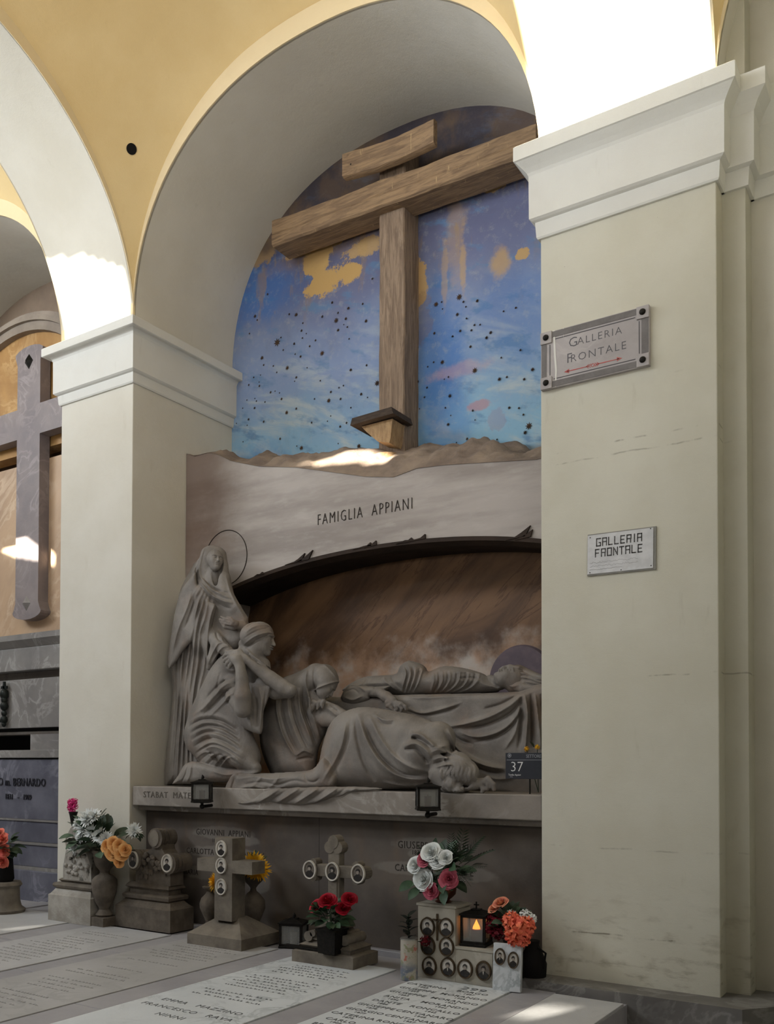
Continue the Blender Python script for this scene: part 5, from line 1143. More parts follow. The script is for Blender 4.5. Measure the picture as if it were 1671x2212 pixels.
# ---- grave slabs ----
GS = [('worn pale grave slab left of the first joint, lit by a spot of sunlight', -5.48, -4.45, -.02, -3.2, M_SLABG, 0), ('pale grave slab in front of the mossy headstone and its carved neighbour', -4.125, -3.235, -.2, -3.25, M_SLABG, 1),
      ('grey grave slab in front of the plain stone cross, its letters worn faint', -3.015, -2.125, -.15, -3.25, M_SLABD, 1), ('white veined grave slab with rows of dark letters before the ornate stone cross', -1.865, -.985, -.25, -3.25, M_SLABW, 2),
      ('white grave slab lettered with a list of names below the portrait block', -.735, -.06, -.36, -3.25, M_SLABW, 3), ('blank grey slab on the raised edge beside the big pillar, with a sun spot', .195, .635, -.27, -3.25, M_SLABG, 0)]
for lab, x0, x1, y1, y0, mt, tx in GS:
    L = ((x0+x1)/2, (y0+y1)/2, 0); g_ = empty('grave_slab', L, 0, lab, 'grave slab')
    rel(MB().box(x0, x1, y0, y1, -.04, .004, .003).build('slab', mt, g_), L)
    xc_ = (x0+x1)/2
    if tx in (1, 2):
        rr = random.Random(int(x0*100)); mb = MB(); y = y1-.3
        while y > -2.6:
            wd = rr.uniform(.2, .36)*(x1-x0)
            if rr.random() < .15: y -= .1; continue
            x = xc_-wd+rr.uniform(-.03, .03)
            while x < xc_+wd:
                w = rr.uniform(.012, .03); h = rr.uniform(.012, .026); yy = y+rr.uniform(-.002, .002)
                mb.box(x, x+w, yy, yy+h*.35, .003, .0048); mb.box(x, x+.006, yy, yy+h, .003, .0048); x += w+(.008 if rr.random() < .8 else .03)
            y -= .062 if tx == 2 else .075
            if tx == 2 and y < -1.6: break
        o = rel(mb.build('worn_inscription', M_INK if tx == 2 else M_INKF, g_), L); o['kind'] = 'stuff'
    if tx == 2:
        for i, (s_, sz) in enumerate((('EMMA   MAZZINO', .07), ('FRANCESCO   RAVA', .07), ('NINNI', .07))): rel(text('lettering', s_, sz, floorM((xc_, -1.78-.13*i, .004)), M_INK, g_, .001, spacing=1.15), L)
    if tx == 3:
        rel(text('lettering', '299', .10, floorM((xc_+.13, -.48, .004)), M_INK, g_, .001, sx=1.2), L)
        nm_ = (('CATERINA', 'BORGO', '1862', '1887'), ('GIUSEPPE', 'MORANDO', '1859', '1906'), ('GIUSEPPE', 'MORANDO', '1883', '1932'), ('ANITA', 'MORANDO', '1896', '1944'), ('DANTE', 'RONCALLO', '1886', '1945'), ('GIUSEPPE', 'CENTANARO', '1878', '1948'), ('GIORGIO', 'CENTANARO', '1877', '1957'), ('CATERINA', 'RONCALLO', '1875', '1958'), ('CARLO', 'FOLLI', '1902', '1966'), ('BRUNA', 'CENTANARO', '1906', '1970'))
        for i, (a, b, c_, d) in enumerate(nm_):
            y = -.56-i*.125
            for s_, x, sz, dy in ((a, xc_-.17, .058, 0), (b, xc_+.16, .058, 0), (c_, xc_-.17, .036, -.05), (d, xc_+.16, .036, -.05)): rel(text('lettering', s_, sz, floorM((x, y+dy, .004)), M_INK, g_, .001, spacing=1.1, offset=.0008), L)
# ---- headstones ----
M_MOSS = None
t = NT('mossy_stone', .9); c = t.mix(t.ramp(t.noise(5, 6), .35, .65), lin((176, 171, 162)), lin((146, 140, 130)))
c = t.mix(t.math('MULTIPLY', t.ramp(t.noise(9, 7, stretch=(1, 1, .5)), .55, .66), t.ramp(t.sep()[2], .3, .42)), c, lin((58, 54, 46))); t.bump(t.noise(40, 5), .008, .6); t.col(c); M_MOSS = t.m
def loc_box(o, L): return rel(o, L)
def block(L, name, mat, par, spec, sm=False):
    mb = MB()
    for s_ in spec: mb.box(*s_)
    return rel(mb.build(name, mat, par, sm), L)
def mould(L, name, mat, par, x0, x1, y0, y1, prof):    # prof: (outset, z) stack around a rectangle
    mb = MB(); vs = []
    for d, z in prof: vs += [(x0-d, y0-d, z), (x1+d, y0-d, z), (x1+d, y1+d, z), (x0-d, y1+d, z)]
    n = len(prof); fs = [(j*4+k, j*4+(k+1) % 4, (j+1)*4+(k+1) % 4, (j+1)*4+k) for j in range(n-1) for k in range(4)]+[(3, 2, 1, 0), tuple((n-1)*4+k for k in range(4))]
    return rel(mb.add(vs, fs).build(name, mat, par), L)
Y0 = -.30
L = (-4.42, -.16, 0); h1 = empty('headstone', L, 0, 'mossy pale headstone with one oval portrait, against the left pillar', 'headstone')
mould(L, 'base', M_MOSS, h1, -4.72, -4.14, Y0, -.03, [(0, 0), (0, .24), (-.015, .25), (-.05, .30)])
mould(L, 'moulding', M_STONE, h1, -4.66, -4.18, Y0+.05, -.03, [(0, .30), (.02, .31), (.03, .33), (.02, .35), (-.03, .355), (-.01, .375), (-.03, .39)])
mb = MB(); bod = [(-4.60, .38), (-4.60, .5), (-4.56, .66), (-4.57, .72), (-4.545, .80), (-4.50, .86), (-4.44, .88), (-4.38, .86), (-4.34, .80), (-4.31, .72), (-4.28, .64), (-4.22, .52), (-4.21, .38)]
mb.prism(bod, 1, Y0+.07, -.05); rel(mb.build('body', M_MOSS, h1), L)
mb = MB()
for k in range(26): mb.ball((random.uniform(-4.57, -4.25), Y0+.065, random.uniform(.44, .68)), .022, (.03, .018, .02), 1)
o = rel(mb.build('carved_leaves', M_MOSS, h1, 60), L); o['kind'] = 'stuff'
medallion(h1, L, -4.50, Y0+.065, .73, .062, .078)
L = (-3.62, -.02, 0); h2 = empty('headstone', L, 0, 'dark carved headstone with rose garland and two round portraits, right of the flower urn', 'headstone')
M_ST2 = simple('dark_brown_stone', (112, 102, 90), (82, 75, 67), 7, .85, .006, 50)
mould(L, 'base', M_ST2, h2, -3.98, -3.30, -.15, .14, [(0, 0), (0, .19), (-.03, .215), (-.06, .25)])
mould(L, 'moulding', M_ST2, h2, -3.90, -3.38, -.09, .1, [(0, .25), (.025, .26), (.03, .285), (.02, .30), (-.02, .305), (-.02, .34), (.01, .36), (.0, .38), (-.02, .40)])
bod = [(-3.84, .39), (-3.82, .50), (-3.80, .56)]
mb = MB(); mb.prism([(-3.80, .39), (-3.79, .56), (-3.72, .66), (-3.60, .70), (-3.58, .80), (-3.50, .80), (-3.47, .70), (-3.40, .63), (-3.37, .54), (-3.37, .39)], 1, -.08, .08); rel(mb.build('body', M_ST2, h2), L)
def lobe(L, par, mat, cx, cz, r, y0, y1):
    mb = MB()
    for k, (f, a, b) in enumerate(((1.0, y0, y0+.03), (.84, y0+.03, y0+.05), (.95, y0+.05, y0+.08), (.78, y0+.08, y0+.1), (.9, y0+.1, y1))): mb.prism(oval(r*f, r*f, 20, cx, cz), 1, a, b)
    return rel(mb.build('rounded_lobe', mat, par), L)
lobe(L, h2, M_ST2, -3.78, .60, .092, -.12, .1); lobe(L, h2, M_ST2, -3.36, .59, .092, -.12, .1); lobe(L, h2, M_ST2, -3.54, .80, .088, -.1, .1)
mb = MB()
for dx, dz in ((-.14, .02), (-.1, .06), (-.05, .03), (0, .0), (.04, -.04), (.09, -.03), (-.17, -.02), (.0, .05), (.06, .0), (-.1, .0)):
    for k in range(4): a = random.random()*6; mb.ball((-3.56+dx+.014*math.cos(a), -.10+.0*k, .585+dz+.014*math.sin(a)), .02, (.024, .02, .024), 1)
for k in range(16): mb.ball((random.uniform(-3.74, -3.42), -.085, random.uniform(.44, .56)), .02, (.022, .012, .03), 1)
o = rel(mb.build('carved_rose_garland', M_ST2, h2, 60), L); o['kind'] = 'stuff'
medallion(h2, L, -3.785, -.122, .60, .065, .08, None, M_PORD); medallion(h2, L, -3.365, -.122, .595, .066, .08)
rel(MB().prism(oval(.055, .072, 24, -3.545, .80), 1, -.108, -.1).build('blank_oval', M_STONE, h2), L)
# ---- stone urns ----
def urn(L, s_, lab, mat, prof, foot=.10, cat='urn', hollow=True):
    e_ = empty('stone_urn', L, 0, lab, cat)
    MB().box(-foot*s_, foot*s_, -foot*s_, foot*s_, 0, .09*s_, .004).build('foot', mat, e_)
    MB().lathe([(r*s_, z*s_) for r, z in prof], n=28).build('bowl', mat, e_, 40); return e_
URN_TALL = [(.07, .09), (.085, .11), (.07, .13), (.05, .16), (.055, .18), (.09, .24), (.115, .32), (.125, .40), (.12, .45), (.09, .48), (.055, .50), (.045, .52), (.05, .54), (.085, .58), (.105, .64), (.11, .70), (.125, .72), (.115, .735), (.09, .72), (.085, .64)]
U1 = urn((-4.07, -.2, 0), .92, 'tall dark stone urn between the two headstones, filled with flowers', M_ST2, URN_TALL)
US = [(.05, .09), (.06, .11), (.045, .14), (.07, .20), (.115, .30), (.12, .36), (.10, .42), (.05, .47), (.035, .5), (.045, .52), (.085, .54), (.09, .555), (.06, .56), (.04, .53)]
urn((-3.01, 0.03, 0), .73, 'small squat empty stone urn behind the plain cross, left side', M_ST2, US)
UR = [(.05, .09), (.06, .11), (.05, .14), (.08, .22), (.13, .34), (.125, .42), (.07, .49), (.035, .52), (.03, .55), (.05, .58), (.10, .63), (.115, .70), (.11, .77), (.1, .8), (.09, .79), (.08, .7)]
urn((-2.53, 0.03, 0), .78, 'rounded double stone urn behind the plain cross, right side', M_ST2, UR)
# ---- bouquet in tall urn ----
L = (-4.07, -.2, .64); b1 = empty('bouquet', L, 0, 'bouquet of white chrysanthemums and orange roses spilling from the tall dark urn', 'flowers')
foliage(b1, L, (-4.07, -.22, .70), 60, .24, .14, [M_LEAF, M_LEAF2], ('leaf', 'leaf', 'blade'), .1, 1.0, .2)
foliage(b1, L, (-4.20, -.24, .80), 26, .2, .13, [M_LEAF2, M_LEAF], ('leaf', 'frond'), .2, 1)
me = fmesh('chrysanthemum', lambda: mum_mb(2), M_WH)
for px, py, s_ in ((192, 1770, .085), (205, 1764, .06), (185, 1790, .08), (200, 1800, .07), (215, 1805, .065), (178, 1808, .06), (228, 1812, .06), (165, 1828, .07), (238, 1822, .05), (172, 1780, .06), (289, 1795, .06)):
    P = aY(px, py, -.34); put('chrysanthemum', me, b1, L, P, fdir(P, (-4.1, -.15, .75)), s_*1.35)
me = fmesh('rose', ROSE, M_OR)
for px, py, s_ in ((232, 1828, .055), (245, 1822, .055), (258, 1828, .055), (244, 1842, .06), (262, 1845, .055), (270, 1835, .05), (252, 1832, .055), (257, 1862, .045), (238, 1838, .05)):
    P = aY(px, py, -.40); put('rose', me, b1, L, P, fdir(P, (-3.98, -.15, .68), .9), s_)
mb = MB()
for k in range(14): a = random.uniform(0, 6.28); mb.tube([(-4.07, -.2, .6), (-4.07+.08*math.cos(a), -.22+.06*math.sin(a), .75), (-4.07+.2*math.cos(a), -.24+.1*math.sin(a), .84)], .004, 5)
o = rel(mb.build('stems', M_LEAF, b1), L); o['kind'] = 'stuff'
P = aY(289, 1798, -.30); foliage(b1, L, tuple(P), 7, .06, .10, [M_LEAF], ('leaf',), -.4, .6)
# ---- iron wall holder with pink flowers ----
P = aY(158, 1765, -.16); L = tuple(P); ho = empty('wall_flower_holder', L, 0, 'small black iron wall bracket holding bright pink blossoms on the left pillar', 'flower holder')
x, y, z = P; mb = MB(); mb.lathe([(.012, -.10), (.02, -.06), (.035, .02), (.045, .05), (.04, .05)], (x, y, z), 14); rel(mb.build('cone_cup', M_IRON, ho, 40), L)
mb = MB(); mb.tube([(x+.03, y, z), (x+.08, y+.02, z-.02), (x+.14, y+.06, z-.01), (x+.18, y+.1, z+.04), (x+.2, -.0, z+.06)], .006, 6)
mb.tube([(x+.16+.035*math.cos(a), y+.09, z+.02+.035*math.sin(a)) for a in np.linspace(0, 5.5, 14)], .005, 6); mb.tube([(x+.21+.025*math.cos(a), y+.1, z+.03+.025*math.sin(a)) for a in np.linspace(0, 5.5, 14)], .005, 6); rel(mb.build('scroll_bracket', M_IRON, ho, 40), L)
me = fmesh('ruffled_blossom', lambda: ruffle_mb(4, 18), M_MG)
for dx, dz, s_ in ((0, .05, .03), (-.02, .09, .035), (.03, .1, .034), (0, .13, .04), (.03, .15, .03), (-.03, .14, .028)): put('blossom', me, ho, L, (x+dx, y-.01, z+dz), (dx, -.6, .5), s_)
# ---- plain cross ----
L = (-2.55, -.15, 0); c1_ = empty('stone_cross', L, 0, 'plain grey stone cross with three oval portraits on a sloping base', 'cross')
mould(L, 'base', M_STONE, c1_, -2.86, -2.29, -.40, .08, [(0, 0), (0, .085), (-.0, .09), (-.20, .215)] and [(0, 0), (0, .09), (-.19, .225)])
mb = MB(); X0, X1 = -2.66, -2.475; yb, yf_ = -.17, -.30
pts = [(X0, .2), (X0, .585), (-2.85, .585), (-2.85, .685), (X0, .685), (X0, .86), (X1, .86), (X1, .685), (-2.27, .685), (-2.27, .585), (X1, .585), (X1, .2)]
bm = bmesh.new(); vf = [bm.verts.new((a, yf_, b)) for a, b in pts]; vb = [bm.verts.new((a, yb+.03, b)) for a, b in pts]; bm.faces.new(vf); bm.faces.new(vb[::-1]); [bm.faces.new((vf[i], vf[(i+1) % 12], vb[(i+1) % 12], vb[i])) for i in range(12)]
bm.normal_update(); bmesh.ops.triangulate(bm, faces=[f for f in bm.faces if len(f.verts) > 4], ngon_method='EAR_CLIP'); kr = rel(mb.bm(bm).build('cross_shaft', M_STONE, c1_), L)
for z in (.775, .64, .47): medallion(kr, L, -2.585, yf_-.001, z, .055, .066)
me = fmesh('yellow_chrysanthemum', lambda: mum_mb(5, ((.2, 12, 1.3), (.45, 16, 1.0), (.7, 20, .7), (.9, 22, .35), (1, 22, .0)), .115), M_YE)
L = (-2.50, .03, .6); yb_ = empty('bouquet', L, 0, 'large yellow chrysanthemum in the rounded urn behind the plain cross', 'flowers')
for px, py, s_ in ((548, 1870, .125), (560, 1880, .11)): P = aY(px, py, -.02); put('chrysanthemum', me, yb_, L, P, (.35, -.75, .5), s_)
foliage(yb_, L, (-2.5, 0, .62), 8, .06, .09, [M_LEAF], ('leaf',), .3)
L = (-2.86, .06, .42); yc_ = empty('bouquet', L, 0, 'small yellow chrysanthemum half hidden by the plain cross', 'flowers')
P = aY(470, 1905, .0); put('chrysanthemum', me, yc_, L, P, (-.5, -.7, .3), .10); rel(MB().tube([(-2.98, .03, .38), (-2.93, .04, .42), tuple(P)], .004, 5).build('stem', M_LEAF, yc_), L)
# ---- lanterns ----
M_GL = bpy.data.materials.new('dusty_lantern_glass'); M_GL.use_nodes = True; b_ = M_GL.node_tree.nodes['Principled BSDF']; b_.inputs['Base Color'].default_value = lin((150, 150, 145)); b_.inputs['Roughness'].default_value = .15; b_.inputs['Alpha'].default_value = .38
M_CAND = simple('dark_red_candle', (90, 30, 26), (70, 24, 22), 10, .5, 0); M_CANW = simple('white_candle', (206, 200, 186), None, bump=0)
def lantern(L, w, h, lab, rz=0.0, group=None, lit=False, cap='spike', candle=None):
    e_ = empty('grave_lantern', L, rz, lab, 'lantern', group)
    MB().box(-w*.58, w*.58, -w*.58, w*.58, 0, h*.07, .003).frustum(-h*.02, w*.4, w*.4, 0, w*.5, w*.5).build('base_plate', M_IRON, e_)
    mb = MB(); q = w*.5; t_ = w*.055
    for sx in (-1, 1):
        for sy in (-1, 1): mb.box(sx*q-t_, sx*q+t_, sy*q-t_, sy*q+t_, h*.07, h*.82)
    mb.box(-q-t_, q+t_, -q-t_, -q+t_, h*.07, h*.14).box(-q-t_, q+t_, q-t_, q+t_, h*.07, h*.14).box(-q-t_, -q+t_, -q, q, h*.07, h*.14).box(q-t_, q+t_, -q, q, h*.07, h*.14)
    mb.box(-q-t_, q+t_, -q-t_, -q+t_, h*.76, h*.82).box(-q-t_, q+t_, q-t_, q+t_, h*.76, h*.82).box(-q-t_, -q+t_, -q, q, h*.76, h*.82).box(q-t_, q+t_, -q, q, h*.76, h*.82); mb.build('frame', M_IRON, e_)
    for sx, sy in ((1, 0), (-1, 0), (0, 1), (0, -1)):
        if sx: MB().box(sx*q-.0015, sx*q+.0015, -q+t_, q-t_, h*.14, h*.76).build('glass_pane', M_GL, e_)
        else: MB().box(-q+t_, q-t_, sy*q-.0015, sy*q+.0015, h*.14, h*.76).build('glass_pane', M_GL, e_)
    MB().box(-w*.60, w*.60, -w*.60, w*.60, h*.82, h*.86).frustum(h*.86, w*.56, w*.56, h*.94, w*.22, w*.22).frustum(h*.94, w*.2, w*.2, h*.97, w*.2, w*.2).build('roof', M_IRON, e_)
    if cap == 'spike': MB().tube([(0, 0, h*.96), (0, 0, h*1.03), (.006, 0, h*1.08), (0, 0, h*1.16)], [.012, .008, .012, .002], 8).ball((0.008, 0, h*1.04), .012, sub=1).build('finial', M_IRON, e_, 40)
    else: MB().box(-.004, .004, -.004, .004, h*.96, h*1.16).box(-.018, .018, -.004, .004, h*1.06, h*1.09).build('small_cross', M_IRON, e_)
    if lit:
        MB().lathe([(w*.26, h*.07), (w*.27, h*.42), (w*.2, h*.43)], n=18).build('candle', M_CAND, e_, 40)
        fm = bpy.data.materials.new('candle_flame'); fm.use_nodes = True; bs = fm.node_tree.nodes['Principled BSDF']; bs.inputs['Base Color'].default_value = (1, .3, .05, 1); bs.inputs['Emission Color'].default_value = (1, .26, .03, 1); bs.inputs['Emission Strength'].default_value = 5
        MB().lathe([(.002, h*.34), (w*.13, h*.36), (w*.17, h*.42), (w*.14, h*.5), (w*.06, h*.6), (.001, h*.68)], n=12).build('flame', fm, e_, 60)
        pl = bpy.data.lights.new('candle_light', 'POINT'); pl.energy = .5; pl.color = (1, .4, .12); pl.shadow_soft_size = .03; po = bpy.data.objects.new('candle_light', pl); COL.objects.link(po); po.location = (L[0], L[1], L[2]+h*.62)
    else: MB().lathe([(w*.17, h*.07), (w*.17, h*.5), (w*.03, h*.51), (w*.02, h*.56)], n=14).build('candle', candle or M_CAND, e_, 40)
    return e_
lantern((-2.085, .0, .0), .17, .235, 'black glass-sided grave lantern standing on the floor left of the red roses', .35, candle=M_CANW)
for px, py, lab in ((438, 1733, 'black lantern bracketed on the ledge below the kneeling woman'), (925, 1750, 'black lantern bracketed on the ledge below the lying woman\'s hair')):
    P = aY(px, py, -.12); e_ = lantern((P[0], -.13, P[2]-.0), .145, .20, lab, .62)
    MB().tube([(0, 0, -.005), (0.0, .0, -.035), (.07, .10, -.03)], .014, 8).build('wall_arm', M_IRON, e_, 40); MB().ball((0, 0, -.035), .022, sub=2).build('knob', M_IRON, e_, 60)
# ---- ornate cross with base, rose pot ----
L = (-1.45, -.30, 0); c2_ = empty('stone_cross', L, 0, 'small ornate trefoil stone cross with three round portraits behind the red roses', 'cross')
mould(L, 'base', M_STONE, c2_, -1.76, -1.22, -.45, -.12, [(0, 0), (0, .085), (-.02, .095)]); mould(L, 'step', M_STONE, c2_, -1.71, -1.27, -.41, -.14, [(0, .095), (0, .115), (.01, .13), (-.03, .15), (-.05, .18)])
mb = MB()
for s_ in (-1, 1): mb.tube([(-1.49+s_*.16, -.40, .19), (-1.49+s_*.16, -.16, .19)], .038, 14); mb.tube([(-1.49+s_*.12, -.40, .215), (-1.49+s_*.12, -.16, .215)], .025, 12)
mb.frustum(.17, .15, .11, .26, .10, .08, (-1.49, -.28)).frustum(.26, .12, .09, .285, .12, .09, (-1.49, -.28)).frustum(.285, .085, .07, .31, .07, .06, (-1.49, -.28)); rel(mb.build('scroll_plinth', M_STONE, c2_, 40), L)
K = -1.475; yF, yBk = -.335, -.255
def tref(cx, cz, w, r): return None
mb = MB()
for (a, b, c_, d) in ((K-.05, K+.05, .30, .84), (K-.20, K+.22, .625, .715)): mb.box(a, b, yF+.008, yBk, c_, d, .006)
mb.prism(oval(.045, .045, 16, K-.035, .845), 1, yF+.002, yBk+.001); mb.prism(oval(.045, .045, 16, K+.035, .845), 1, yF+.003, yBk+.002); mb.prism(oval(.045, .05, 16, K, .885), 1, yF-.001, yBk+.003)
for s_, e0 in ((-1, -.21), (1, .23)):
    mb.prism(oval(.05, .05, 16, K+e0, .67), 1, yF, yBk+.02); mb.prism(oval(.03, .03, 14, K+e0-s_*.03, .725), 1, yF, yBk); mb.prism(oval(.03, .03, 14, K+e0-s_*.03, .615), 1, yF, yBk)
mb.box(K-.035, K+.035, yF, yF+.012, .33, .60, .004); ck = rel(mb.build('cross_shaft', M_STONE, c2_), L)
for dx in (-.205, 0, .225): medallion(ck, L, K+dx, yF-.003, .67, .06, .07, None, M_PORD, 1 if dx == 0 else 0)
P = aY(720, 2058, -.40); L = (P[0], -.42, .10); pt = empty('black_flower_box', L, 0, 'square black flower box on the base of the ornate cross', 'flower box')
MB().frustum(0, .072, .072, .16, .080, .080).frustum(.16, .087, .087, .175, .087, .087).build('box', M_IRON, pt); MB().box(-.42, -.05, -.02, .02, -.0, .016).build('iron_arm', M_IRON, pt)
LF = L; L = (LF[0], LF[1], .26); rb = empty('bouquet', L, 0, 'red roses with green leaves in the black box before the ornate cross', 'flowers')
me = fmesh('rose', ROSE, M_RD)
for px, py, s_ in ((705, 1944, .058), (681, 1956, .048), (755, 1942, .05), (741, 1962, .046), (712, 1948, .05)):
    P = aY(px, py, -.50); put('rose', me, rb, L, P, fdir(P, (LF[0], -.35, .3), .4), s_)
    rel(MB().tube([(LF[0], -.42, .26), tuple((np.array([LF[0], -.42, .26])+P)/2+np.array([0, 0, .02])), tuple(P)], .004, 5).build('stem', M_LEAF, rb), L)
foliage(rb, L, (LF[0], -.44, .34), 46, .15, .085, [M_LEAF, simple('fresh_green_leaf', (58, 84, 58), (40, 62, 44), 14, .5, .001, spec=.3)], ('leaf',), .2, .9, .3)
# ---- portrait block ----
M_BLK2 = marble('cream_block_marble', (176, 170, 156), (156, 150, 136), (196, 190, 178), 3, .5, .5)
L = (-.47, -.25, 0); pb = empty('portrait_block', L, 0, 'stepped pale marble block set with eight oval portraits and a small bronze cross', 'memorial')
bx1 = block(L, 'tall_block', M_BLK2, pb, [(-.755, -.47, -.345, -.12, 0, .49), (-.765, -.46, -.352, -.115, .49, .505)]); bx2 = block(L, 'low_block', M_BLK2, pb, [(-.47, -.2, -.343, -.12, 0, .225), (-.47, -.19, -.35, -.115, .225, .24)])
for i, (px, py) in enumerate(((924, 2000), (964, 2002), (925, 2041), (965, 2043), (928, 2085), (968, 2087), (1005, 2091), (1045, 2095))):
    P = aY(px, py, -.345); medallion(bx1 if i < 6 else bx2, L, P[0], -.347, P[2]-.005, .056, .066, M_BRZ, M_PORC if i not in (2, 7) else M_PORD, (0, 0, 1, 1, 1, 2, 0, 2)[i])
P = aY(944, 1990, -.35); rel(MB().box(P[0]-.006, P[0]+.006, -.356, -.346, P[2]-.13, P[2]+.05).box(P[0]-.035, P[0]+.035, -.356, -.346, P[2]+.005, P[2]+.015).build('bronze_cross', M_BRZ, bx1), L)
# small painted vase with dark leaves
t = NT('floral_painted_vase', .35); c = t.mix(t.ramp(t.noise(22, 4), .52, .6), lin((186, 180, 166)), lin((150, 152, 120))); c = t.mix(t.ramp(t.noise(16, 3, stretch=(1.3, 1, 1)), .58, .64), c, lin((190, 120, 104))); c = t.mix(t.math('MULTIPLY', t.ramp(t.sep()[2], .15, .06), t.ramp(t.noise(18, 4), .4, .55)), c, lin((118, 126, 140))); t.col(c); M_VASE = t.m
L = (-.765, -.45, 0); va = empty('painted_vase', L, 0, 'white cylindrical vase painted with small flowers, left of the portrait block', 'vase')
MB().lathe([(.055, 0), (.058, .005), (.058, .27), (.06, .275), (.055, .278), (.05, .2)], n=28).build('body', M_VASE, va, 40); MB().lathe([(.0595, .27), (.061, .273), (.0605, .28), (.056, .281)], n=28).build('silver_rim', simple('silver_rim', (170, 168, 160), None, rough=.3, metal=.8, bump=0), va, 40)
L = (-.765, -.45, .27); vs_ = empty('leafy_sprig', L, 0, 'dark leafy sprig standing in the painted vase', 'flowers'); rel(MB().tube([(-.765, -.45, .2), (-.768, -.45, .33), (-.772, -.45, .44)], .004, 5).build('stem', M_LEAF, vs_), L)
for i in range(12): a = i*2.4; zq = .28+.013*i; d = (math.cos(a), math.sin(a)-.3, .7); putleaf('leaf', fmesh('leaf', leaf_mb, simple('blackish_leaf', (30, 36, 30), (22, 26, 22), 14, .5, 0)), vs_, L, (-.768, -.45, zq), d, .075)
L = (-.68, -.40, .3); cf = empty('crimson_carnation', L, 0, 'small dark red carnation leaning on the portrait block by the vase', 'flowers'); P = aY(918, 2032, -.38); put('blossom', fmesh('ruffled_blossom', lambda: ruffle_mb(4, 18), M_DR), cf, L, P, (.2, -.8, .5), .036); rel(MB().tube([(-.75, -.43, .25), tuple(P)], .003, 5).build('stem', M_LEAF, cf), L)
# big bouquet on the tall block
L = (-.62, -.23, .505); cp = empty('copper_bowl', L, 0, 'round copper flower bowl on top of the portrait block', 'bowl')
MB().lathe([(.05, 0), (.06, .008), (.04, .02), (.06, .035), (.085, .06), (.09, .10), (.08, .12), (.07, .115)], n=26).build('bowl', simple('aged_copper', (120, 72, 50), (84, 52, 40), 14, .4, .001, metal=.6), cp, 40)
L = (-.62, -.23, .6); bq = empty('bouquet', L, 0, 'round bouquet of white and pink roses with ferns on the portrait block', 'flowers')
foliage(bq, L, (-.66, -.19, .68), 60, .18, .13, [M_LEAF2, M_LEAF, M_LEAF], ('leaf', 'frond', 'leaf'), .15, 1.1, .2); foliage(bq, L, (-.55, -.18, .72), 14, .16, .2, [M_LEAF], ('frond',), .3, 1)
me_w = fmesh('rose', ROSE, M_WH); me_p = fmesh('rose', ROSE, M_PK)
for px, py, s_, m_ in ((930, 1840, .062, me_w), (944, 1856, .062, me_w), (896, 1868, .056, me_w), (913, 1899, .068, me_w), (962, 1852, .046, me_w), (915, 1856, .05, me_p), (969, 1899, .06, me_p), (930, 1924, .052, me_p)):
    P = aY(px, py, -.41); put('rose', m_, bq, L, P, fdir(P, (-.62, -.15, .66), .8), s_)
for px, py in ((890, 1905), (905, 1918), (960, 1925), (975, 1870), (958, 1905)): P = aY(px, py, -.38); putleaf('leaf', fmesh('leaf', leaf_mb, simple('fresh_green_leaf', (58, 84, 58))), bq, L, P, (P[0]+.62, -.25, P[2]-.78), .11, (0, -1, .3))
lantern((-.375, -.22, .24), .155, .25, 'dark grave lantern with a burning candle on the low step of the portrait block', .15, lit=True, cap='cross')
# leaning marble plate
L = (-.085, -.37, 0); pp_ = empty('portrait_tablet', L, .16, 'white marble tablet with two oval portraits leaning beside the pillar foot', 'memorial'); pp_.rotation_euler.x = -.10
o = MB().box(-.092, .092, -.02, .02, 0, .30, .003).build('slab', M_SLABW, pp_)
medallion(o, (0, 0, 0), -.045, -.021, .215, .036, .055, M_BRZ, M_PORC, 2); medallion(o, (0, 0, 0), .042, -.021, .20, .036, .055, M_BRZ, M_PORC, 0)
L = (-.13, -.19, 0); dv = empty('dark_vase', L, 0, 'dark pottery vase behind the white tablet', 'vase'); MB().lathe([(.06, 0), (.085, .04), (.095, .12), (.08, .2), (.05, .25), (.06, .29), (.05, .29)], n=24).build('body', M_IRON, dv, 40)
L = (-.02, -.10, 0); dv2 = empty('black_jug', L, 0, 'round black jug in the dark corner against the big pillar', 'jug'); MB().lathe([(.055, 0), (.085, .05), (.09, .14), (.06, .22), (.04, .26), (.045, .29)], n=24).build('body', M_DARK, dv2, 40); MB().tube([(.04, -.02, .25), (.10, -.03, .22), (.085, -.03, .12)], .008, 6).build('handle', M_DARK, dv2, 40)
L = (-.10, -.25, .28); ob = empty('bouquet', L, 0, 'bunch of coral, crimson and white carnations with two small roses beside the big pillar', 'flowers')
CAR = lambda: ruffle_mb(8, 30)
for px, py, s_, mt, nm_ in ((1120, 2010, .085, M_CO, 'carnation'), (1105, 1990, .06, M_CO, 'carnation'), (1135, 2000, .06, M_CO, 'carnation'), (1110, 2025, .055, M_CO, 'carnation'), (1128, 2028, .05, M_CO, 'carnation'), (1070, 1990, .06, M_DR, 'carnation'), (1078, 2012, .055, M_DR, 'carnation'), (1060, 2005, .04, M_DR, 'carnation'), (1104, 1976, .035, M_WH, 'carnation'), (1135, 1978, .04, M_WH, 'carnation'), (1148, 1985, .032, M_WH, 'carnation')):
    P = aY(px, py, -.34 if mt is M_CO else -.26); put(nm_, fmesh('carnation_head', CAR, mt), ob, L, P, fdir(P, (-.1, -.2, .35), .7), s_)
for px, py, s_ in ((1080, 1949, .05), (1066, 1961, .04)): P = aY(px, py, -.27); put('rose', fmesh('rose', ROSE, M_PY), ob, L, P, fdir(P, (-.1, -.2, .3), .5), s_)
foliage(ob, L, (-.12, -.22, .40), 34, .13, .09, [M_LEAF, M_LEAF2], ('leaf',), .2)
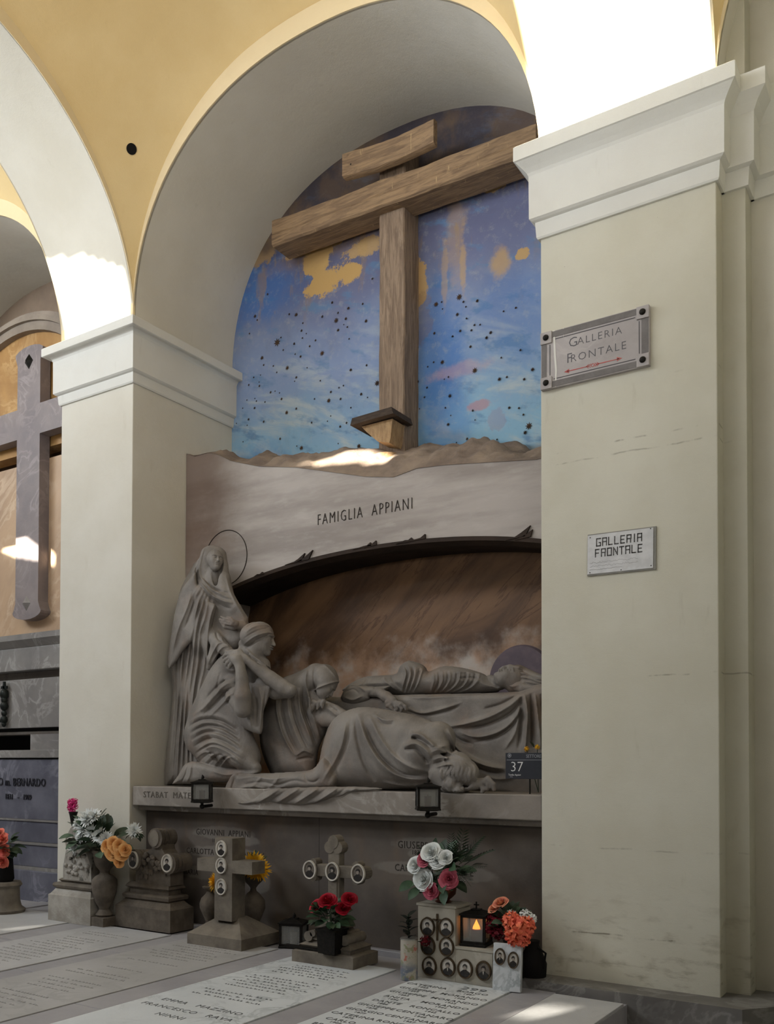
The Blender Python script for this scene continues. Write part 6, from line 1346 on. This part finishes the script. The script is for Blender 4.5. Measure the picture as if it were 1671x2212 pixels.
for px, py in ((1080, 1949), (1066, 1961), (1120, 2010)): P = aY(px, py, -.27); rel(MB().tube([(-.12, -.2, .25), tuple(P)], .004, 5).build('stem', M_LEAF, ob), L)
# information plate on the ledge
L = (-.14, .15, 1.25); sp_ = empty('sector_sign', L, 0, 'small charcoal information plate numbered 37 standing on the ledge beside the pillar', 'sign')
M_CH = simple('charcoal_plate', (52, 54, 60), (46, 48, 54), 8, .45, 0); M_WT = simple('white_print', (214, 214, 212), None, bump=0); M_GT = simple('grey_print', (150, 152, 158), None, bump=0)
x0, x1, z0, z1 = -.327, .02, 1.355, 1.538
rel(MB().box(x0, x1-.03, .145, .155, z0, z1, .002).build('plate', M_CH, sp_), L); rel(MB().box(x0+.01, x1-.04, .1435, .146, z1-.052, z1-.049).build('rule', M_GT, sp_), L); rel(MB().tube([(-.15, .16, 1.25), (-.15, .16, 1.36)], .006, 6).build('stand', M_IRON, sp_), L)
for s_, px, py, sz, m_ in (('37', 1110, 1656, .10, M_WT), ('SETTORE', 1152, 1632.5, .032, M_GT), ('Tomba Appiani', 1111, 1672.5, .018, M_WT), ('1910', 1104, 1677, .014, M_GT)): P = aY(px, py, .144); rel(text('lettering', s_, sz, wallM((P[0]+(.02 if sz > .05 else 0), .1435, P[2]-.004)), m_, sp_, .0005, offset=-.0012 if sz > .05 else 0, sx=.85 if s_ != '37' else 1), L)
P = aY(1100, 1632, .144); mb = MB(); mb.tube([(P[0]+.013*math.cos(a), .1435, P[2]+.013*math.sin(a)) for a in np.linspace(0, 6.283, 16, endpoint=False)], .002, 4, True); mb.prism(oval(.006, .006, 10, P[0], P[2]), 1, .143, .145)
for k in range(8): a = k*math.pi/4; mb.tube([(P[0]+.005*math.cos(a), .1435, P[2]+.005*math.sin(a)), (P[0]+.012*math.cos(a), .1435, P[2]+.012*math.sin(a))], .001, 3)
rel(mb.build('emblem', M_GT, sp_), L)
L = (-.12, .22, 1.5); yf2 = empty('yellow_flower_sprig', L, 0, 'tiny yellow flowers showing above the charcoal information plate', 'flowers')
for px, py in ((1137, 1618), (1160, 1614)): P = aY(px, py, .22); put('blossom', fmesh('ruffled_blossom', lambda: ruffle_mb(4, 18), M_YE), yf2, L, P, (0, -.6, .5), .018); rel(MB().tube([(-.12, .24, 1.26), tuple(P)], .003, 5).build('stem', M_LEAF, yf2), L)
P = aY(1152, 1614, .22); putleaf('leaf', fmesh('leaf', leaf_mb, M_LEAF), yf2, L, P, (-.2, -.3, .8), .05)
# coral roses at the left edge
L = (-5.44, -.25, 0); lu = empty('flower_pedestal', L, 0, 'low round stone pedestal with a black pot at the left edge', 'pedestal')
MB().lathe([(.19, 0), (.2, .03), (.16, .06), (.145, .12), (.14, .24), (.165, .27), (.15, .30)], n=28).build('stone_foot', M_STONE, lu, 40); MB().lathe([(.075, .30), (.09, .33), (.075, .52), (.095, .56), (.08, .56)], n=20).build('black_pot', M_DARK, lu, 40)
L = (-5.44, -.25, .56); cb2 = empty('bouquet', L, 0, 'coral pink roses in the black pot at the left edge', 'flowers'); me = fmesh('rose', ROSE, petal_mat('coral_rose_petals', (232, 138, 110), (222, 106, 96)))
for px, py, s_ in ((-4, 1800, .055), (5, 1812, .058), (8, 1838, .06), (-6, 1838, .05), (4, 1862, .06), (-8, 1860, .055), (-14, 1880, .055)): P = aY(px, py, -.33); put('rose', me, cb2, L, P, fdir(P, (-5.46, -.2, .62), .6), s_)
foliage(cb2, L, (-5.44, -.25, .64), 20, .12, .12, [M_LEAF], ('leaf',), 0, .9)
for px, py in ((22, 1840), (12, 1850)): P = aY(px, py, -.3); putleaf('leaf', fmesh('leaf', leaf_mb, M_LEAF), cb2, L, P, (.9, 0, .1), .11)
